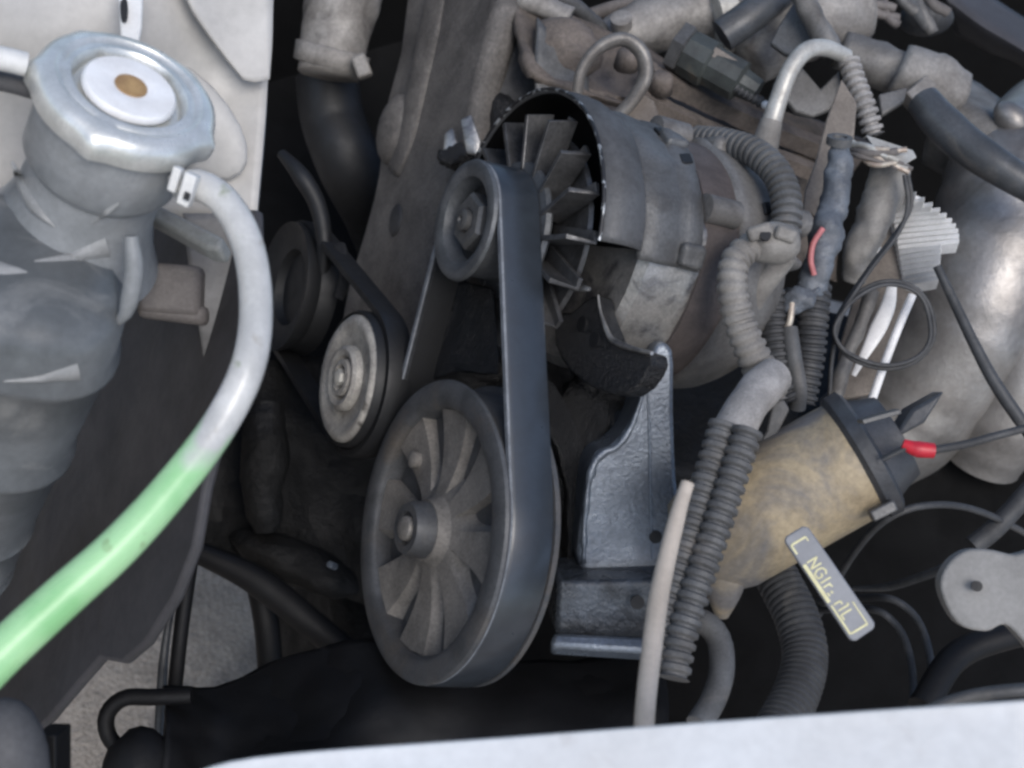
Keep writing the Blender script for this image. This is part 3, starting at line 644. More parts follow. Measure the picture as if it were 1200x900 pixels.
# ================================================================== BRACKET BELOW THE ALTERNATOR
SB = C(.16, -.12, .98)
t = thing('alternator_bracket', 'blue grey oily cast bracket holding up the alternator', 'bracket', P(740, 760, .82))
bpo = smooth_outline([(681, 668), (682, 600), (690, 548), (702, 528), (716, 522), (736, 500), (750, 465), (760, 425), (772, 402), (789, 412), (790, 480), (793, 560), (803, 672), (745, 672)], 3)
bpl = slab('bracket_plate', bpo, .815, SB, .03, 'oily_cast', t, bevel=.003, bseg=3)
bpc = P(sum(p[0] for p in bpo) / len(bpo), sum(p[1] for p in bpo) / len(bpo), .815)
def onb(x, y, h=0):
    r_ = ray(x, y); return CAM + r_ * ((bpc - CAM).dot(SB) / r_.dot(SB)) + SB * h
tube('raised_edge', [onb(684, 660), onb(686, 600), onb(694, 548), onb(708, 530), onb(722, 524), onb(740, 500), onb(753, 462), onb(762, 420)], [.0014, .0014, .002, .0024, .002, .0014, .0012, .001], 'oily_cast', bpl, jitter=.25, lump=.003, lscale=.008)
tube('rib', [onb(757, 440), onb(761, 500), onb(762, 580), onb(764, 655)], [.0006, .001, .001, .0006], 'oily_cast', bpl)
lathe('bolt_hole', onb(768, 629, .0004), SB, [(-.002, .0038), (.0006, .0038), (.0007, 0)], 'rubber', bpl, seg=16)
slab('ledge', [(654, 682), (800, 680), (805, 752), (650, 746)], .805, C(.1, -.25, .96), .04, 'oily_ledge', t, bevel=.003)
slab('ledge_lip', [(648, 740), (806, 747), (808, 768), (645, 757)], .79, C(.05, .55, .83), .014, 'oily_cast', t, bevel=.003)
lathe('bolt_hole', P(747, 706, .797), VIEW, [(-.002, .004), (.0006, .004), (.0007, 0)], 'rubber', t, seg=16)
slab('web', smooth_outline([(632, 450), (652, 452), (672, 490), (690, 535), (686, 600), (684, 668), (664, 668), (668, 600), (656, 540), (640, 500)], 3), .835, C(.1, .1, .98), .03, 'oily_black', t, bevel=.006, bseg=3, sub=3, lump=.006, lscale=.02)
o = ball('greasy_casting', P(672, 520, .865), C(.3, .9, 0) * .055, C(.9, -.3, .2) * .022, VIEW * .022, 'oily_black', lump=.014, lscale=.012, sub=1)
tag(o, 'black greasy glistening casting between belt and bracket', 'casting')
o = ball('oil_soaked_boss', P(540, 440, .90), C(.9, .1, 0) * .036, C(0, .9, .3) * .012, VIEW * .02, 'oily_black', lump=.014, lscale=.008, sub=1)
tag(o, 'oil soaked lumpy boss just above the big pulley', 'casting')
o = ball('greasy_lump', P(722, 455, .86), C(.9, -.2, 0) * .026, C(.2, .9, .3) * .014, VIEW * .02, 'oily_black', lump=.01, lscale=.012, sub=1)
tag(o, 'black wet lump below the alternator foot', 'casting')

# ================================================================== HEAD, LIFTING EYE, PIPES ON TOP
def along(rows): return rows
t = thing('cylinder_head', 'brown grimy cylinder head cover running to the right', 'engine head', P(800, 200, 1.03))
sheet('head_cover', [[(600, -10, 1.0), (700, 30, 1.03), (830, 90, 1.08), (1020, 165, 1.14)],
                     [(608, 30, .985), (700, 78, 1.02), (830, 120, 1.06), (1010, 185, 1.12)],
                     [(616, 60, .975), (700, 108, 1.0), (830, 135, 1.045), (1000, 198, 1.10)],
                     [(625, 90, .965), (720, 118, .99), (830, 148, 1.03), (990, 208, 1.09)],
                     [(630, 120, .985), (725, 128, 1.0), (830, 158, 1.045), (985, 216, 1.10)],
                     [(635, 150, .975), (730, 140, .985), (830, 168, 1.03), (980, 230, 1.09)],
                     [(640, 260, .99), (740, 260, 1.0), (830, 260, 1.04), (980, 330, 1.10)]], 'head_brown', t, thick=.006, lump=.010, lscale=.02, n=9)
tube('rail', [(742, 108, .985), (800, 138, 1.0), (870, 168, 1.02), (960, 205, 1.05)], .007, 'head_brown', t, seg=4, angle=30, lump=.002, lscale=.01, smooth=False)
tube('rail', [(760, 85, 1.0), (830, 118, 1.02), (900, 150, 1.05), (975, 180, 1.08)], .009, 'head_brown', t, seg=4, angle=30, lump=.002, lscale=.01, smooth=False)
for x, y in ((775, 98), (735, 70), (648, 45), (668, 62)):
    lathe('bolt', P(x, y, .985), C(.1, .7, .7), [(-.006, .009), (.005, .008), (.0075, .006), (.0075, 0)], 'head_brown', t, seg=12, lump=.002, lscale=.006)
sheet('end_face', [[(630, 20, .975), (660, 50, .98), (690, 90, .985)], [(628, 90, .97), (655, 105, .975), (690, 125, .98)], [(626, 170, .97), (660, 170, .975), (690, 180, .98)]], 'alu_grey', t, thick=.004, lump=.004, lscale=.02)
ball('end_boss', P(665, 55, .985), C(.8, -.5, 0) * .026, C(.5, .8, 0) * .019, VIEW * .012, 'head_brown', t, lump=.008, lscale=.012)

t = thing('lifting_eye', 'grey steel lifting eye loop standing behind the fan cowl', 'lifting eye', P(715, 130, .94))
tube('loop', [(676, 112, .945), (682, 82, .94), (702, 56, .938), (730, 46, .938), (752, 62, .94), (756, 90, .943), (742, 116, .946), (724, 136, .95)], [.005, .0055, .006, .0065, .0068, .0068, .0065, .006], 'loop_steel', t, seg=16, flat=.7)
slab('eye_foot', smooth_outline([(738, 110), (766, 118), (772, 160), (752, 190), (726, 172), (722, 138)], 3), .95, C(-.1, .2, .95), .006, 'plate_brown', t)

t = thing('intake_pipe', 'dirty grey cast intake pipe with a round plug at the top', 'pipe', P(780, 40, 1.08))
tube('pipe_body', [(692, 52, 1.06), (730, 38, 1.07), (790, 22, 1.08), (860, 5, 1.09), (930, -25, 1.1)], [px(16, 1.06), px(31, 1.07), px(36, 1.08), px(38, 1.09), px(40, 1.1)], 'pipe_dirty', t, seg=32, jitter=.05)
lathe('plug', P(728, 24, 1.043), C(-.1, .5, .85), [(-.006, .008), (.003, .008), (.004, .006), (.004, 0)], 'pipe_dirty', t, seg=18)
lathe('collar', P(838, 22, 1.075), C(.95, .25, -.1), [(-.004, px(36, 1.08)), (-.002, px(44, 1.08)), (.012, px(44, 1.08)), (.014, px(36, 1.08))], 'pale_steel', t, seg=40)
t = thing('casting_elbow', 'round stained elbow casting right of the intake pipe', 'pipe', P(920, 60, 1.08))
tube('elbow', [(875, 75, 1.07), (910, 45, 1.075), (955, 20, 1.08), (1000, 5, 1.09)], [px(30, 1.07), px(42, 1.07), px(46, 1.08), px(44, 1.09)], 'pipe_dirty', t, seg=32, jitter=.06)
o = tube('coolant_hose', [(846, 42, 1.02), (875, 22, 1.02), (910, -5, 1.03), (950, -40, 1.05)], px(20, 1.02), 'hose_blue', seg=22)
tag(o, 'smooth blue grey hose crossing the intake pipe at the top edge', 'hose')
t = thing('sensor_plug', 'dark green ribbed sensor plug lying over the head cover', 'sensor', P(825, 75, 1.0))
lathe('plug_body', P(803, 60, 1.0), C(.82, -.52, .2), [(0, px(20, 1)), (.002, px(28, 1)), (.020, px(29, 1)), (.022, px(25, 1)), (.045, px(25, 1)), (.047, px(18, 1)), (.06, px(15, 1))], 'plastic_green', t, seg=10, angle=25)
lathe('plug_collar', P(795, 55, 1.0), C(.82, -.52, .2), [(-.004, px(16, 1)), (-.002, px(31, 1)), (.006, px(31, 1)), (.008, px(24, 1))], 'alu_grey', t, seg=6, smooth=False)
box('plug_latch', P(848, 70, .985), C(.82, -.52, 0) * .010, C(.52, .82, 0) * .004, VIEW * .004, 'plate_brown', t)
tube('plug_spring', [(862, 102, .985), (878, 112, .985), (895, 122, .985)], px(7, .98), 'conduit_dark', t, corr=(.0035, .25))
ball('plug_tip', P(897, 123, .98), C(1, 0, 0) * .003, C(0, 1, 0) * .003, VIEW * .003, 'pale_plastic', t)
t = thing('throttle_plate', 'flat grey notched plate right of the bent steel pipe', 'plate', P(950, 80, 1.0))
slab('plate', [(905, 100), (918, 84), (940, 78), (962, 104), (984, 82), (985, 108), (972, 128), (952, 136), (932, 130), (918, 112)], .99, C(.0, .25, .96), .006, 'alu_dusty', t, bevel=.0015)
slab('upper_plate', [(912, 30), (930, 2), (952, 8), (958, 40), (944, 70), (918, 62), (902, 50)], 1.01, C(-.2, .3, .93), .006, 'alu_grey', t, bevel=.0015)
tube('arm', [(935, -10, 1.0), (955, 25, .995), (975, 62, .99)], px(13, 1), 'alu_dusty', t)
t = thing('bent_pipe', 'pale steel pipe bent like a walking stick over the head cover', 'pipe', P(895, 180, .95))
tube('pipe', [(902, 150, .955), (912, 118, .955), (926, 82, .955), (944, 60, .96), (966, 56, .97), (992, 66, .985)], [px(12, .955), px(11, .955), px(10.5, .955), px(10.5, .955), px(10, .96), px(9, .97)], 'pale_steel', t, seg=18)
tube('sleeve', [(891, 190, .955), (897, 168, .955), (904, 142, .955)], [px(17, .955), px(16, .955), px(13, .955)], 'conduit_pale', t, seg=18)
t = thing('spring_coil', 'pale blue coil spring above the frayed wires', 'spring', P(1015, 120, .98))
tube('coil', [(995, 72, .985), (1004, 100, .98), (1016, 130, .975), (1024, 158, .975)], px(13, .98), 'tape_pale', t, corr=(.0056, .35))
tube('core', [(993, 68, .985), (1004, 100, .985), (1016, 130, .98), (1026, 160, .98)], px(7, .98), 'rubber', t)

# manifold upper right
t = thing('intake_manifold', 'dusty tan manifold with bolted joints at the upper right', 'manifold', P(1100, 120, 1.08))
tube('runner', [(985, 58, 1.05), (1020, 72, 1.05), (1060, 88, 1.05)], [px(22, 1.05), px(26, 1.05), px(26, 1.05)], 'alu_dusty', t, seg=24, jitter=.08)
tube('joint', [(1052, 80, 1.04), (1085, 96, 1.04), (1120, 115, 1.045)], [px(30, 1.04), px(36, 1.04), px(32, 1.04)], 'pipe_dirty', t, seg=28, jitter=.06)
sheet('manifold_body', [[(1090, 70, 1.1), (1140, 95, 1.1), (1185, 125, 1.09), (1240, 165, 1.09)],
                        [(1085, 105, 1.05), (1130, 125, 1.04), (1178, 150, 1.03), (1240, 195, 1.02)],
                        [(1085, 150, 1.06), (1125, 175, 1.05), (1175, 205, 1.04), (1240, 250, 1.03)],
                        [(1080, 190, 1.1), (1120, 215, 1.1), (1170, 245, 1.1), (1240, 290, 1.1)]], 'alu_dusty', t, thick=.006, lump=.006, lscale=.03)
slab('flange', [(1062, 108), (1098, 76), (1108, 84), (1090, 112), (1074, 120)], 1.015, C(.2, .3, .93), .01, 'pipe_dirty', t)
slab('gusset', [(1030, 110), (1064, 102), (1060, 118), (1034, 134)], 1.0, C(.1, .4, .9), .006, 'alu_dusty', t)
ball('highlight_ball', P(1186, 140, 1.03), C(.7, -.7, 0) * .016, C(.7, .7, 0) * .011, VIEW * .010, 'shield_silver', t)  # silver ball put in as the highlight on the manifold
o = tube('vacuum_hose', [(1082, 118, .985), (1100, 140, .975), (1130, 168, .965), (1170, 196, .955), (1230, 232, .95)], [px(20, .98), px(23, .97), px(22, .965), px(20, .955), px(18, .95)], 'hose_blue', seg=24)
tag(o, 'blue black smooth hose sloping to the right edge above the silver duct', 'hose')
t = thing('silver_duct', 'dusty silver bulging duct filling the right edge', 'duct', P(1120, 480, 1.0))
tube('duct_tube', [(1240, 150, 1.10), (1190, 210, 1.06), (1165, 300, 1.04), (1130, 390, 1.05), (1070, 470, 1.08), (1010, 520, 1.1)], [px(70, 1.1), px(78, 1.06), px(80, 1.04), px(82, 1.05), px(80, 1.08), px(70, 1.1)], 'shield_silver', t, seg=48, jitter=.05)
tube('duct_bulge', [(1250, 300, 1.05), (1215, 380, 1.04), (1190, 460, 1.05), (1150, 540, 1.08)], [px(50, 1.05), px(60, 1.04), px(60, 1.05), px(45, 1.08)], 'shield_silver', t, seg=40, jitter=.05)
o = sheet('cowl_panel', [[(1090, -60, 1.25), (1140, -20, 1.25), (1200, 20, 1.25), (1300, 80, 1.25)], [(1110, 0, 1.2), (1150, 30, 1.2), (1200, 60, 1.2), (1300, 125, 1.2)], [(1120, 40, 1.26), (1160, 62, 1.26), (1200, 80, 1.26), (1300, 150, 1.26)]], 'dark_panel', thick=.004)
tag(o, 'grey rounded body edge in the upper right corner', 'body panel')
t = thing('wire_clutter', 'dusty tangle of small pipes and wires at the top edge', 'pipes', P(1040, 30, 1.1))
for i in range(9):
    x = 985 + i * 12; y = -10 + random.uniform(0, 25)
    tube('wire', [(x, y - 20, 1.1), (x + random.uniform(0, 25), y + 8, 1.09), (x + random.uniform(15, 45), y + random.uniform(15, 40), 1.09)], px(random.uniform(4, 9), 1.1), random.choice(['alu_dusty', 'conduit_grey', 'grey_brown']), t, seg=10)
ball('dark_dome', P(1085, 22, 1.14), C(1, 0, 0) * .022, C(0, 1, 0) * .014, VIEW * .02, 'conduit_dark', t)
t = thing('fuel_pipes', 'two grey pipes crossing the top edge behind the head', 'pipes', P(690, 10, 1.1))
tube('pipe', [(640, -10, 1.02), (670, 5, 1.03), (702, 32, 1.05), (720, 60, 1.07)], px(9, 1.03), 'alu_grey', t)
tube('pipe', [(610, -5, 1.0), (640, 8, 1.0), (668, 22, 1.0)], px(14, 1.0), 'pipe_dirty', t)
tube('pipe', [(690, 18, 1.12), (730, 5, 1.12), (780, -15, 1.12)], px(8, 1.1), 'grey_brown', t)

# ================================================================== LOOM, CONDUITS, RIGHT MIDDLE
GC = 'corrugated wiring conduits'
def conduit(label, pts, r, m='conduit_grey', pitch=.0050, amp=.24, **k):
    o = tube('corrugated_conduit', pts, r, m, corr=(pitch, amp), seg=20, **k); tag(o, label, 'conduit', GC); return o
conduit('grey corrugated conduit arching over the alternator rear', [(818, 164, .89), (852, 168, .87), (886, 180, .85), (912, 206, .835), (922, 240, .825), (920, 280, .82)], px(18, .85))
t = thing('loom_connector', 'dusty beige plug where the two conduits meet behind the alternator', 'connector', P(905, 285, .82))
ball('plug_body', P(908, 286, .795), C(.9, .2, 0) * .015, C(-.2, .9, 0) * .012, VIEW * .012, 'conduit_pale', t, lump=.006, lscale=.012)
box('plug_ear', P(890, 272, .785), C(.9, .3, 0) * .007, C(-.3, .9, 0) * .004, VIEW * .004, 'conduit_pale', t, bevel=.002)
box('plug_ear', P(920, 275, .785), C(.9, -.3, 0) * .006, C(.3, .9, 0) * .004, VIEW * .004, 'conduit_pale', t, bevel=.002)
lathe('plug_hole', P(897, 276, .781), C(0, .3, .95), [(-.001, .0032), (.0006, .0032), (.0006, 0)], 'rubber', t, seg=14)
tube('tail', [(922, 296, .825), (908, 316, .83), (888, 340, .835), (880, 362, .84)], [px(15, .82), px(14, .83), px(16, .83), px(12, .84)], 'conduit_pale', t)
o = conduit('pale beige corrugated conduit hanging behind the alternator', [(912, 286, .80), (885, 288, .795), (863, 304, .79), (858, 335, .785), (866, 375, .785), (882, 415, .785), (900, 452, .79), (904, 470, .79)], [px(18, .8), px(18, .79), px(18, .79), px(19, .785), px(20, .785), px(21, .785), px(20, .79)], 'conduit_pale', .0058, .15)
t = thing('wire_bundle', 'blue grey taped wire bundle with an open top end', 'wires', P(965, 300, .86))
tube('bundle', [(983, 165, .87), (984, 195, .868), (978, 235, .865), (968, 275, .86), (958, 318, .86), (948, 345, .86)], [px(12, .87), px(14, .87), px(16, .865), px(18, .86), px(16, .86), px(14, .86)], 'tape_blue', t, jitter=.35, seg=24, n=70, lump=.006, lscale=.010)
lathe('open_end', P(984, 162, .868), C(.05, .9, .45), [(-.004, px(15, .87)), (.001, px(15, .87)), (.001, px(9, .87)), (-.002, px(8, .87)), (-.002, 0)], 'conduit_grey', t, seg=20)
ball('frayed_knot', P(938, 350, .855), C(.9, .4, 0) * .014, C(-.4, .9, 0) * .008, VIEW * .008, 'tape_blue', t, lump=.012, lscale=.008)
o = tube('pink_wire', [(964, 268, .85), (953, 285, .848), (950, 305, .848), (954, 322, .85)], px(3.5, .85), 'pink_wire'); tag(o, 'short bare pink wire beside the taped bundle', 'wire')
o = tube('orange_wire', [(928, 355, .85), (926, 375, .848), (921, 388, .85)], px(4, .85), 'copper'); tag(o, 'short orange white wire end among the conduits', 'wire')
conduit('dark corrugated conduit dropping from the taped bundle', [(956, 335, .865), (952, 380, .86), (948, 420, .86), (938, 472, .86)], px(19, .86), 'conduit_dark', .0048, .16)
conduit('short dark corrugated conduit half hidden behind the beige one', [(905, 345, .86), (908, 390, .855), (915, 440, .85), (925, 470, .85)], px(18, .86), 'conduit_dark', .0046, .16)
o = tube('wire_sleeve', [(925, 385, .85), (930, 420, .845), (936, 455, .845), (934, 478, .85)], px(10, .85), 'conduit_grey'); tag(o, 'thin smooth grey sleeve between the dark conduits', 'sleeve')
t = thing('loom_wrap', 'pale taped wrap at the head of the twin conduits', 'tape', P(880, 480, .75))
tube('wrap', [(908, 440, .775), (892, 455, .765), (874, 478, .752), (856, 512, .742)], [px(20, .77), px(24, .76), px(26, .75), px(24, .74)], 'tape_pale', t, jitter=.18, seg=22)
slab('strap', [(905, 472), (918, 468), (925, 480), (905, 520), (880, 560), (875, 545), (898, 505)], .765, C(-.2, 0, .97), .004, 'conduit_grey', t)
TW = [(862, 500), (848, 545), (832, 595), (816, 645), (800, 695), (786, 745), (778, 790)]
conduit('left one of the twin grey conduits running down past the bracket', [(x - 14 + i * .5, y - 3, .735 - .006 * i) for i, (x, y) in enumerate(TW)], px(18, .73), 'conduit_grey', .0060, .22)
conduit('right one of the twin grey conduits against the beige canister', [(x + 14 - i * .5, y + 5, .728 - .006 * i) for i, (x, y) in enumerate(TW)], px(19, .72), 'conduit_grey', .0060, .22)
o = tube('dipstick_tube', [(806, 566, .60), (798, 590, .597), (785, 640, .59), (772, 700, .58), (764, 760, .57), (757, 820, .56), (753, 880, .55)], [px(8, .6), px(10, .6), px(11, .59), px(12, .58), px(12, .57), px(12, .56), px(12, .55)], 'stick_beige', seg=20)
tag(o, 'pale beige slim tube rising from the white wing edge', 'tube')
conduit('large dark ribbed hose curving down beneath the printed tag', [(892, 640, .80), (912, 680, .79), (934, 725, .775), (943, 772, .76), (930, 820, .74), (905, 865, .72)], px(27, .77), 'conduit_dark', .0040, .13)
o = tube('lower_hose', [(800, 735, .74), (822, 728, .735), (842, 748, .73), (846, 785, .72), (836, 820, .71), (818, 850, .70)], px(15, .72), 'conduit_grey', seg=18)
tag(o, 'smooth grey hose hooking downward below the beige canister', 'hose')

# brown bracket, frayed wires, thick taped tube
o = slab('brown_strip', [(986, 92), (1004, 120), (1000, 165), (985, 180), (968, 235), (962, 262), (950, 250), (940, 256), (942, 226), (955, 190), (968, 140)], .905, C(-.25, .1, .96), .006, 'plate_brown')
tag(o, 'long flat brown metal strip sloping between conduit and taped bundle', 'strip')
t = thing('frayed_wires', 'frayed copper wire ends sticking out to the right', 'wires', P(1030, 180, .9))
for i in range(11):
    a = random.uniform(0, 1)
    tube('wire', [(990 + 10 * a, 165 + 18 * random.random(), .90), (1012 + 10 * a, 168 + 26 * random.random(), .885), (1040 + 30 * random.random(), 170 + 34 * random.random(), .88)], px(random.uniform(2.2, 4.5), .9), random.choice(['copper', 'copper', 'pale_steel', 'grey_brown']), t, seg=8)
slab('foil_tab', [(1015, 158), (1070, 176), (1074, 184), (1058, 194), (1032, 184)], .885, C(.1, .5, .86), .001, 'pale_steel', t, bevel=.0003)
o = tube('taped_cable', [(1045, 195, .91), (1038, 225, .905), (1022, 260, .90), (1008, 295, .90), (1000, 330, .905)], [px(24, .91), px(22, .905), px(20, .9), px(19, .9), px(14, .905)], 'conduit_pale', seg=28, n=60, jitter=.12, lump=.007, lscale=.016)
tag(o, 'thick grey taped cable left of the white heat sink', 'cable')
t = thing('heat_sink', 'white finned heat sink in front of the silver duct', 'heat sink', P(1080, 290, .93))
slab('base_plate', [(1036, 250), (1062, 224), (1084, 232), (1078, 270), (1074, 338), (1062, 345), (1056, 300)], .945, C(-.1, .2, .95), .006, 'fin_white', t)
for i in range(17):
    s = i / 16; y = 238 + s * 98; xr = 1072 + 50 * math.sin(min(1, s * 2.0) * math.pi / 2) if s < .58 else 1102 - (s - .58) * 8
    xl = 1042 + 16 * s
    a = P(xl, y + 2, .935); b = P(xr, y - 5, .905)
    e = (b - a); box('fin', (a + b) / 2, e / 2, C(0, 1, .2) * px(2.4, .93), C(-.1, .45, .88) * .006, 'fin_white', t, bevel=.0003)
t = thing('regulator_plate', 'brown plate with pale strips below the heat sink', 'plate', P(1030, 400, .92))
slab('plate', [(1030, 268), (1060, 258), (1076, 300), (1074, 345), (1050, 400), (1020, 462), (975, 470), (985, 400), (1005, 330)], .935, C(-.25, .15, .95), .006, 'plate_brown', t)
tube('pale_strip', [(1046, 330, .915), (1040, 360, .912), (1024, 395, .908), (1008, 425, .905), (1000, 440, .905)], [px(5, .91), px(9, .91), px(10, .91), px(6, .91), px(3, .91)], 'fin_white', t, flat=.4)
tube('edge_rod', [(1069, 346, .905), (1052, 386, .90), (1036, 428, .895), (1020, 474, .89)], px(5, .9), 'fin_white', t)
tube('side_rib', [(1022, 340, .915), (1008, 380, .91), (992, 420, .905), (978, 468, .90)], px(9, .91), 'alu_dusty', t)
lathe('screw', P(1022, 296, .90), C(0, .2, 1), [(-.004, .006), (.003, .006), (.0045, .004), (.0045, 0)], 'pale_steel', t, seg=14)
t = thing('cable_loop', 'thin black cable coiled in a loop over the brown plate', 'cable', P(1035, 380, .885))
for j, (o_, z_) in enumerate(((0, .882), (4, .879))):
    tube('strand', [(1064 - o_, 205, .88), (1068 - o_, 240, z_), (1052, 270 + o_, z_), (1020, 312 + o_, z_), (985, 365 + o_, z_), (978, 392, z_), (994, 418 - o_, z_), (1035, 432 - o_, z_), (1072, 424 - o_, z_), (1094 - o_, 396, z_), (1088 - o_, 356, z_), (1066, 334 + o_, z_), (1035, 330 + o_, z_), (1005, 344 + o_, z_), (985, 372, z_), (975, 420, .89), (972, 470, .90)],
         px(2.7, .88), 'conduit_dark', t, seg=8, n=120)
o = tube('throttle_cable', [(1098, 312, .88), (1120, 358, .875), (1142, 404, .87), (1168, 452, .865), (1215, 520, .86)], [px(5, .88), px(6, .88), px(7, .87), px(8, .87), px(8, .86)], 'conduit_dark', seg=14)
tag(o, 'straight dark cable sloping down in front of the silver duct', 'cable')

# ================================================================== CANISTER, TAG, MOUNT, LOWER RIGHT
a0 = P(822, 636, .775); a1 = P(1012, 532, .765)
AXC = (a1 - a0).normalized(); LL = (a1 - a0).length; CR = px(74, .77)
t = thing('ignition_coil', 'beige dusty canister with a dark flanged end cap', 'ignition coil', a0)
lathe('can', a0, AXC, [(-.012, 0), (-.012, CR * .45), (-.006, CR * .78), (.004, CR * .92), (.015, CR), (LL - .006, CR * .97), (LL, CR * .9)], 'can_beige', t, seg=64, lump=.0015, lscale=.03)
lathe('flange', a0, AXC, [(LL - .007, CR * .96), (LL - .004, CR * 1.06), (LL + .003, CR * 1.07), (LL + .005, CR * .98), (LL + .005, CR * .6)], 'cap_dark', t, seg=56)
ecap = lathe('end_cap', a0, AXC, [(LL + .003, CR * .9), (LL + .012, CR * .78), (LL + .020, CR * .70), (LL + .022, CR * .3), (LL + .022, 0)], 'cap_dark', t, seg=32)
box('terminal', a0 + AXC * (LL + .026) + C(.1, .6, .6) * .012, AXC * .010, C(.5, .8, 0) * .010, VIEW * .010, 'cap_dark', ecap, bevel=.002)
box('terminal_clip', P(1030, 488, .715), C(.9, .25, 0) * .010, C(-.25, .9, 0) * .0012, VIEW * .006, 'alu_grey', t, bevel=.0004)
tube('nozzle', [(845, 660, .765), (848, 690, .765), (846, 722, .77)], [px(34, .77), px(22, .77), px(8, .77)], 'can_beige', t, seg=24)
box('bolt', P(1034, 598, .735), C(.8, .4, 0) * .007, C(-.4, .8, 0) * .003, VIEW * .004, 'alu_grey', t, bevel=.001)
t = thing('coil_lead', 'black lead with a red boot plugged into the canister cap', 'wire', P(1075, 526, .72))
tube('red_boot', [(1058, 520, .718), (1074, 526, .717), (1094, 528, .717)], [px(6, .72), px(10, .72), px(9, .72)], 'red_plastic', t, seg=16)
tube('spade', [(1034, 538, .722), (1050, 530, .72), (1062, 524, .718)], px(7, .72), 'conduit_dark', t, flat=.5)
tube('lead', [(1090, 528, .717), (1130, 521, .716), (1170, 510, .715), (1230, 495, .715)], px(5, .72), 'conduit_dark', t, seg=10)

TN = C(-.12, .16, .97)
tl, tr, br, bl = (917, 631), (945, 614), (1028, 734), (999, 754)
t = thing('printed_tag', 'grey plastic tag with pale yellow lettering hanging below the canister', 'tag', P(972, 684, .66))
def rounded(q, f=.12):
    out = []
    for i in range(4):
        a, b, c = Vector(q[i - 1]), Vector(q[i]), Vector(q[(i + 1) % 4])
        for s in (.0, .5, 1.0):
            p0 = b + (a - b).normalized() * 6; p1 = b + (c - b).normalized() * 6
            m = p0.lerp(p1, s); out.append(tuple(m + (b - m) * (.35 if s == .5 else 0)))
    return out
tagb = slab('tag_body', rounded([tl, tr, br, bl]), .66, TN, .005, 'tag_plastic', t, bevel=.0009, bseg=3)
o0 = on_plane([tl, tr, br, bl], .66, TN); E1 = (o0[3] - o0[0]); E2 = (o0[1] - o0[0]); TNn = TN.normalized()
def tagpt(u, w): return o0[0] + E1 * u + E2 * w + TNn * .0003
def stroke(mm, u0, w0, u1, w1, th=.0005):
    a, b = tagpt(u0, w0), tagpt(u1, w1); g = TNn.cross(b - a).normalized() * th / 1.0
    mm.add([a - g, a + g, b + g, b - g, a - g - TNn * .0004, a + g - TNn * .0004, b + g - TNn * .0004, b - g - TNn * .0004],
           [[0, 1, 2, 3], [4, 5, 6, 7], [0, 1, 5, 4], [1, 2, 6, 5], [2, 3, 7, 6], [3, 0, 4, 7]])
mm = Mesh(); stroke(mm, .085, .12, .085, .72); stroke(mm, .085, .12, .17, .12); stroke(mm, .085, .72, .125, .72, .0003); mm.build('printed_corner', 'yellow_print', tagb, smooth=False)
mm = Mesh(); stroke(mm, .93, .15, .93, .82); stroke(mm, .66, .12, .93, .12); stroke(mm, .72, .82, .93, .82, .0003); mm.build('printed_corner', 'yellow_print', tagb, smooth=False)
mm = Mesh(); stroke(mm, .27, .12, .63, .12, .0009); mm.build('printed_rule', 'yellow_print', tagb, smooth=False)
def glyph(strokes, u, w, su, sw):
    mm = Mesh()
    for (a, b, c, d) in strokes: stroke(mm, u + a * su, w + b * sw, u + c * su, w + d * sw, .00042)
    mm.build('letter', 'yellow_print', tagb, smooth=False)
glyph([(0, 0, 0, 1), (0, 1, 1, 0), (1, 0, 1, 1)], .27, .24, .060, .42)
glyph([(1, .8, .6, 1), (.6, 1, .1, .85), (.1, .85, 0, .4), (0, .4, .3, 0), (.3, 0, 1, .05), (1, .05, 1, .5), (1, .5, .6, .5)], .36, .24, .065, .42)
glyph([(0, 0, 0, 1)], .465, .24, .05, .42)
glyph([(0, 0, 0, .7), (0, .55, 1, .7)], .505, .24, .03, .42)
glyph([(0, 0, 1, 0), (0, .4, .8, .4)], .56, .26, .03, .35)
glyph([(0, 0, 0, .6), (0, .6, 1, .6)], .665, .22, .03, .42)
glyph([(0, 0, 0, 1), (0, 1, -.6, 1)], .725, .22, .03, .42)
glyph([(0, 1, 0, 0), (0, 0, 1, 0)], .765, .22, .045, .42)

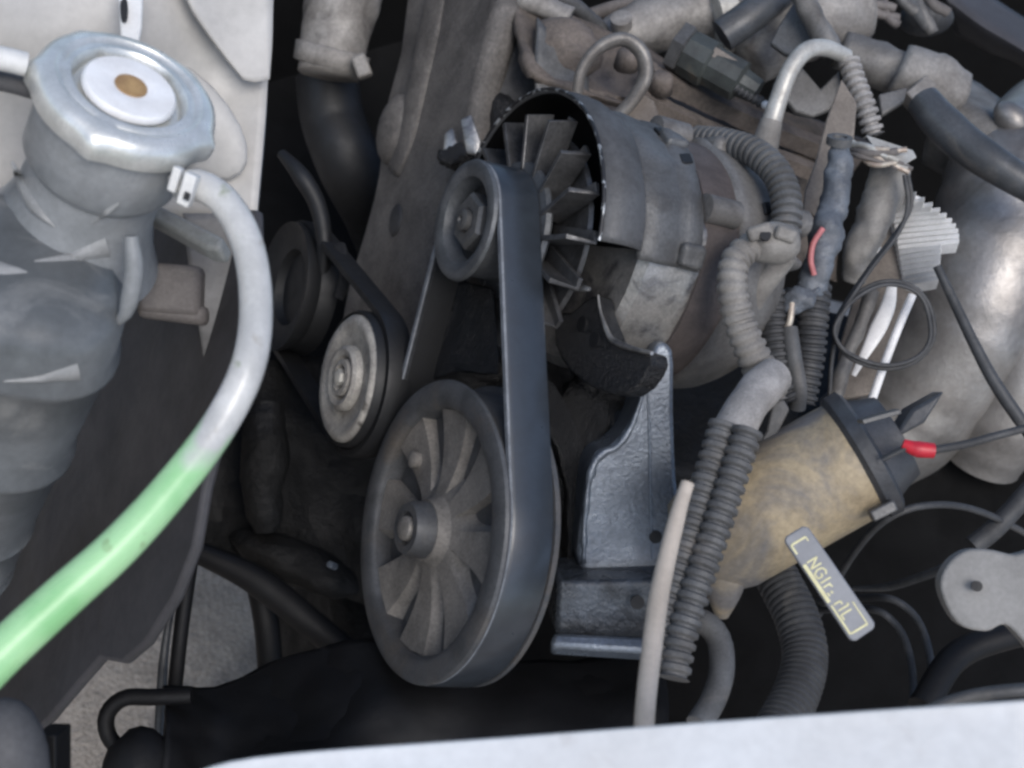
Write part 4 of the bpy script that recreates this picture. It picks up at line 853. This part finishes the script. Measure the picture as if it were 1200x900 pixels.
t = thing('engine_mount', 'round light grey mount with a small dark hole at the right edge', 'mount', P(1160, 700, .68))
mn = C(-.15, .1, .98)
slab('mount_plate', smooth_outline([(1102, 690), (1110, 662), (1132, 645), (1160, 644), (1190, 650), (1240, 650), (1240, 790), (1200, 752), (1178, 732), (1155, 740), (1122, 730)], 4), .68, mn, .018, 'mount_grey', t, bevel=.004, bseg=4)
lathe('hole', P(1145, 687, .6765), mn, [(-.002, .0026), (.0004, .0026), (.0005, 0)], 'rubber', t, seg=16)
o = tube('thin_rod', [(1000, 690, .80), (1040, 688, .78), (1080, 676, .75), (1112, 664, .73)], [px(3, .8), px(5, .78), px(5, .75), px(6, .73)], 'conduit_dark', seg=12)
tag(o, 'thin dark rod reaching the round grey mount from the left', 'rod')
for lab, pts in (('uppermost thin black wire arching right of the canister', [(960, 720, .92), (1000, 650, .86), (1040, 608, .83), (1090, 592, .83), (1150, 600, .86), (1230, 640, .92)]),
                 ('thin black wire curving down right of the printed tag', [(960, 705, .90), (1030, 700, .82), (1062, 712, .81), (1082, 740, .80), (1092, 790, .78), (1090, 870, .72)]),
                 ('second thin black wire curving down nearer the printed tag', [(960, 715, .90), (1020, 714, .82), (1046, 728, .81), (1062, 754, .80), (1070, 800, .78), (1066, 880, .72)]),
                 ('thick black cable lying along the white wing edge at right', [(1060, 850, .60), (1110, 824, .60), (1160, 812, .60), (1230, 806, .60)])):
    o = tube('black_wire', pts, px(6 if 'thick' in lab else 4.5, .8), 'conduit_dark', seg=10); tag(o, lab, 'wire', 'black wires in the lower right')
o = tube('drive_shaft', [(1080, 830, .74), (1120, 770, .76), (1180, 745, .77), (1240, 735, .78)], px(17, .76), 'black_plastic', seg=18)
tag(o, 'dark curved pipe passing under the round grey mount', 'pipe')
o = tube('steering_rod', [(1140, 640, .88), (1170, 615, .88), (1220, 560, .88)], px(12, .88), 'conduit_dark', seg=14)
tag(o, 'dark slanted rod above the round grey mount', 'rod')

# ------------------------------------------------------------------ small things in the dark gaps
o = tube('oily_casting', [(312, 470, .955), (308, 520, .95), (306, 570, .95), (312, 620, .96)], [.012, .016, .015, .010], 'block_black', seg=24, n=60, jitter=.2, lump=.008, lscale=.03)
tag(o, 'black oil wet casting in the dark left of the idler', 'casting')
o = ball('gearbox_ear', P(345, 660, .97), C(.9, -.4, 0) * .05, C(.3, .8, 0) * .016, VIEW * .02, 'block_black', lump=.010, lscale=.03, sub=1)
tag(o, 'black crusty casting ear above the diagonal arm', 'casting')
t = thing('sump_bolt', 'small shiny bolt head glinting in the dark left of the big pulley', 'bolt', P(380, 660, .95))
for x, y, d in ((388, 662, .94),):
    lathe('bolt_head', P(x, y, d), C(-.3, .3, .9), [(-.006, .0026), (.002, .0026), (.0028, .002), (.0028, 0)], 'oily_cast', t, seg=6, smooth=False)
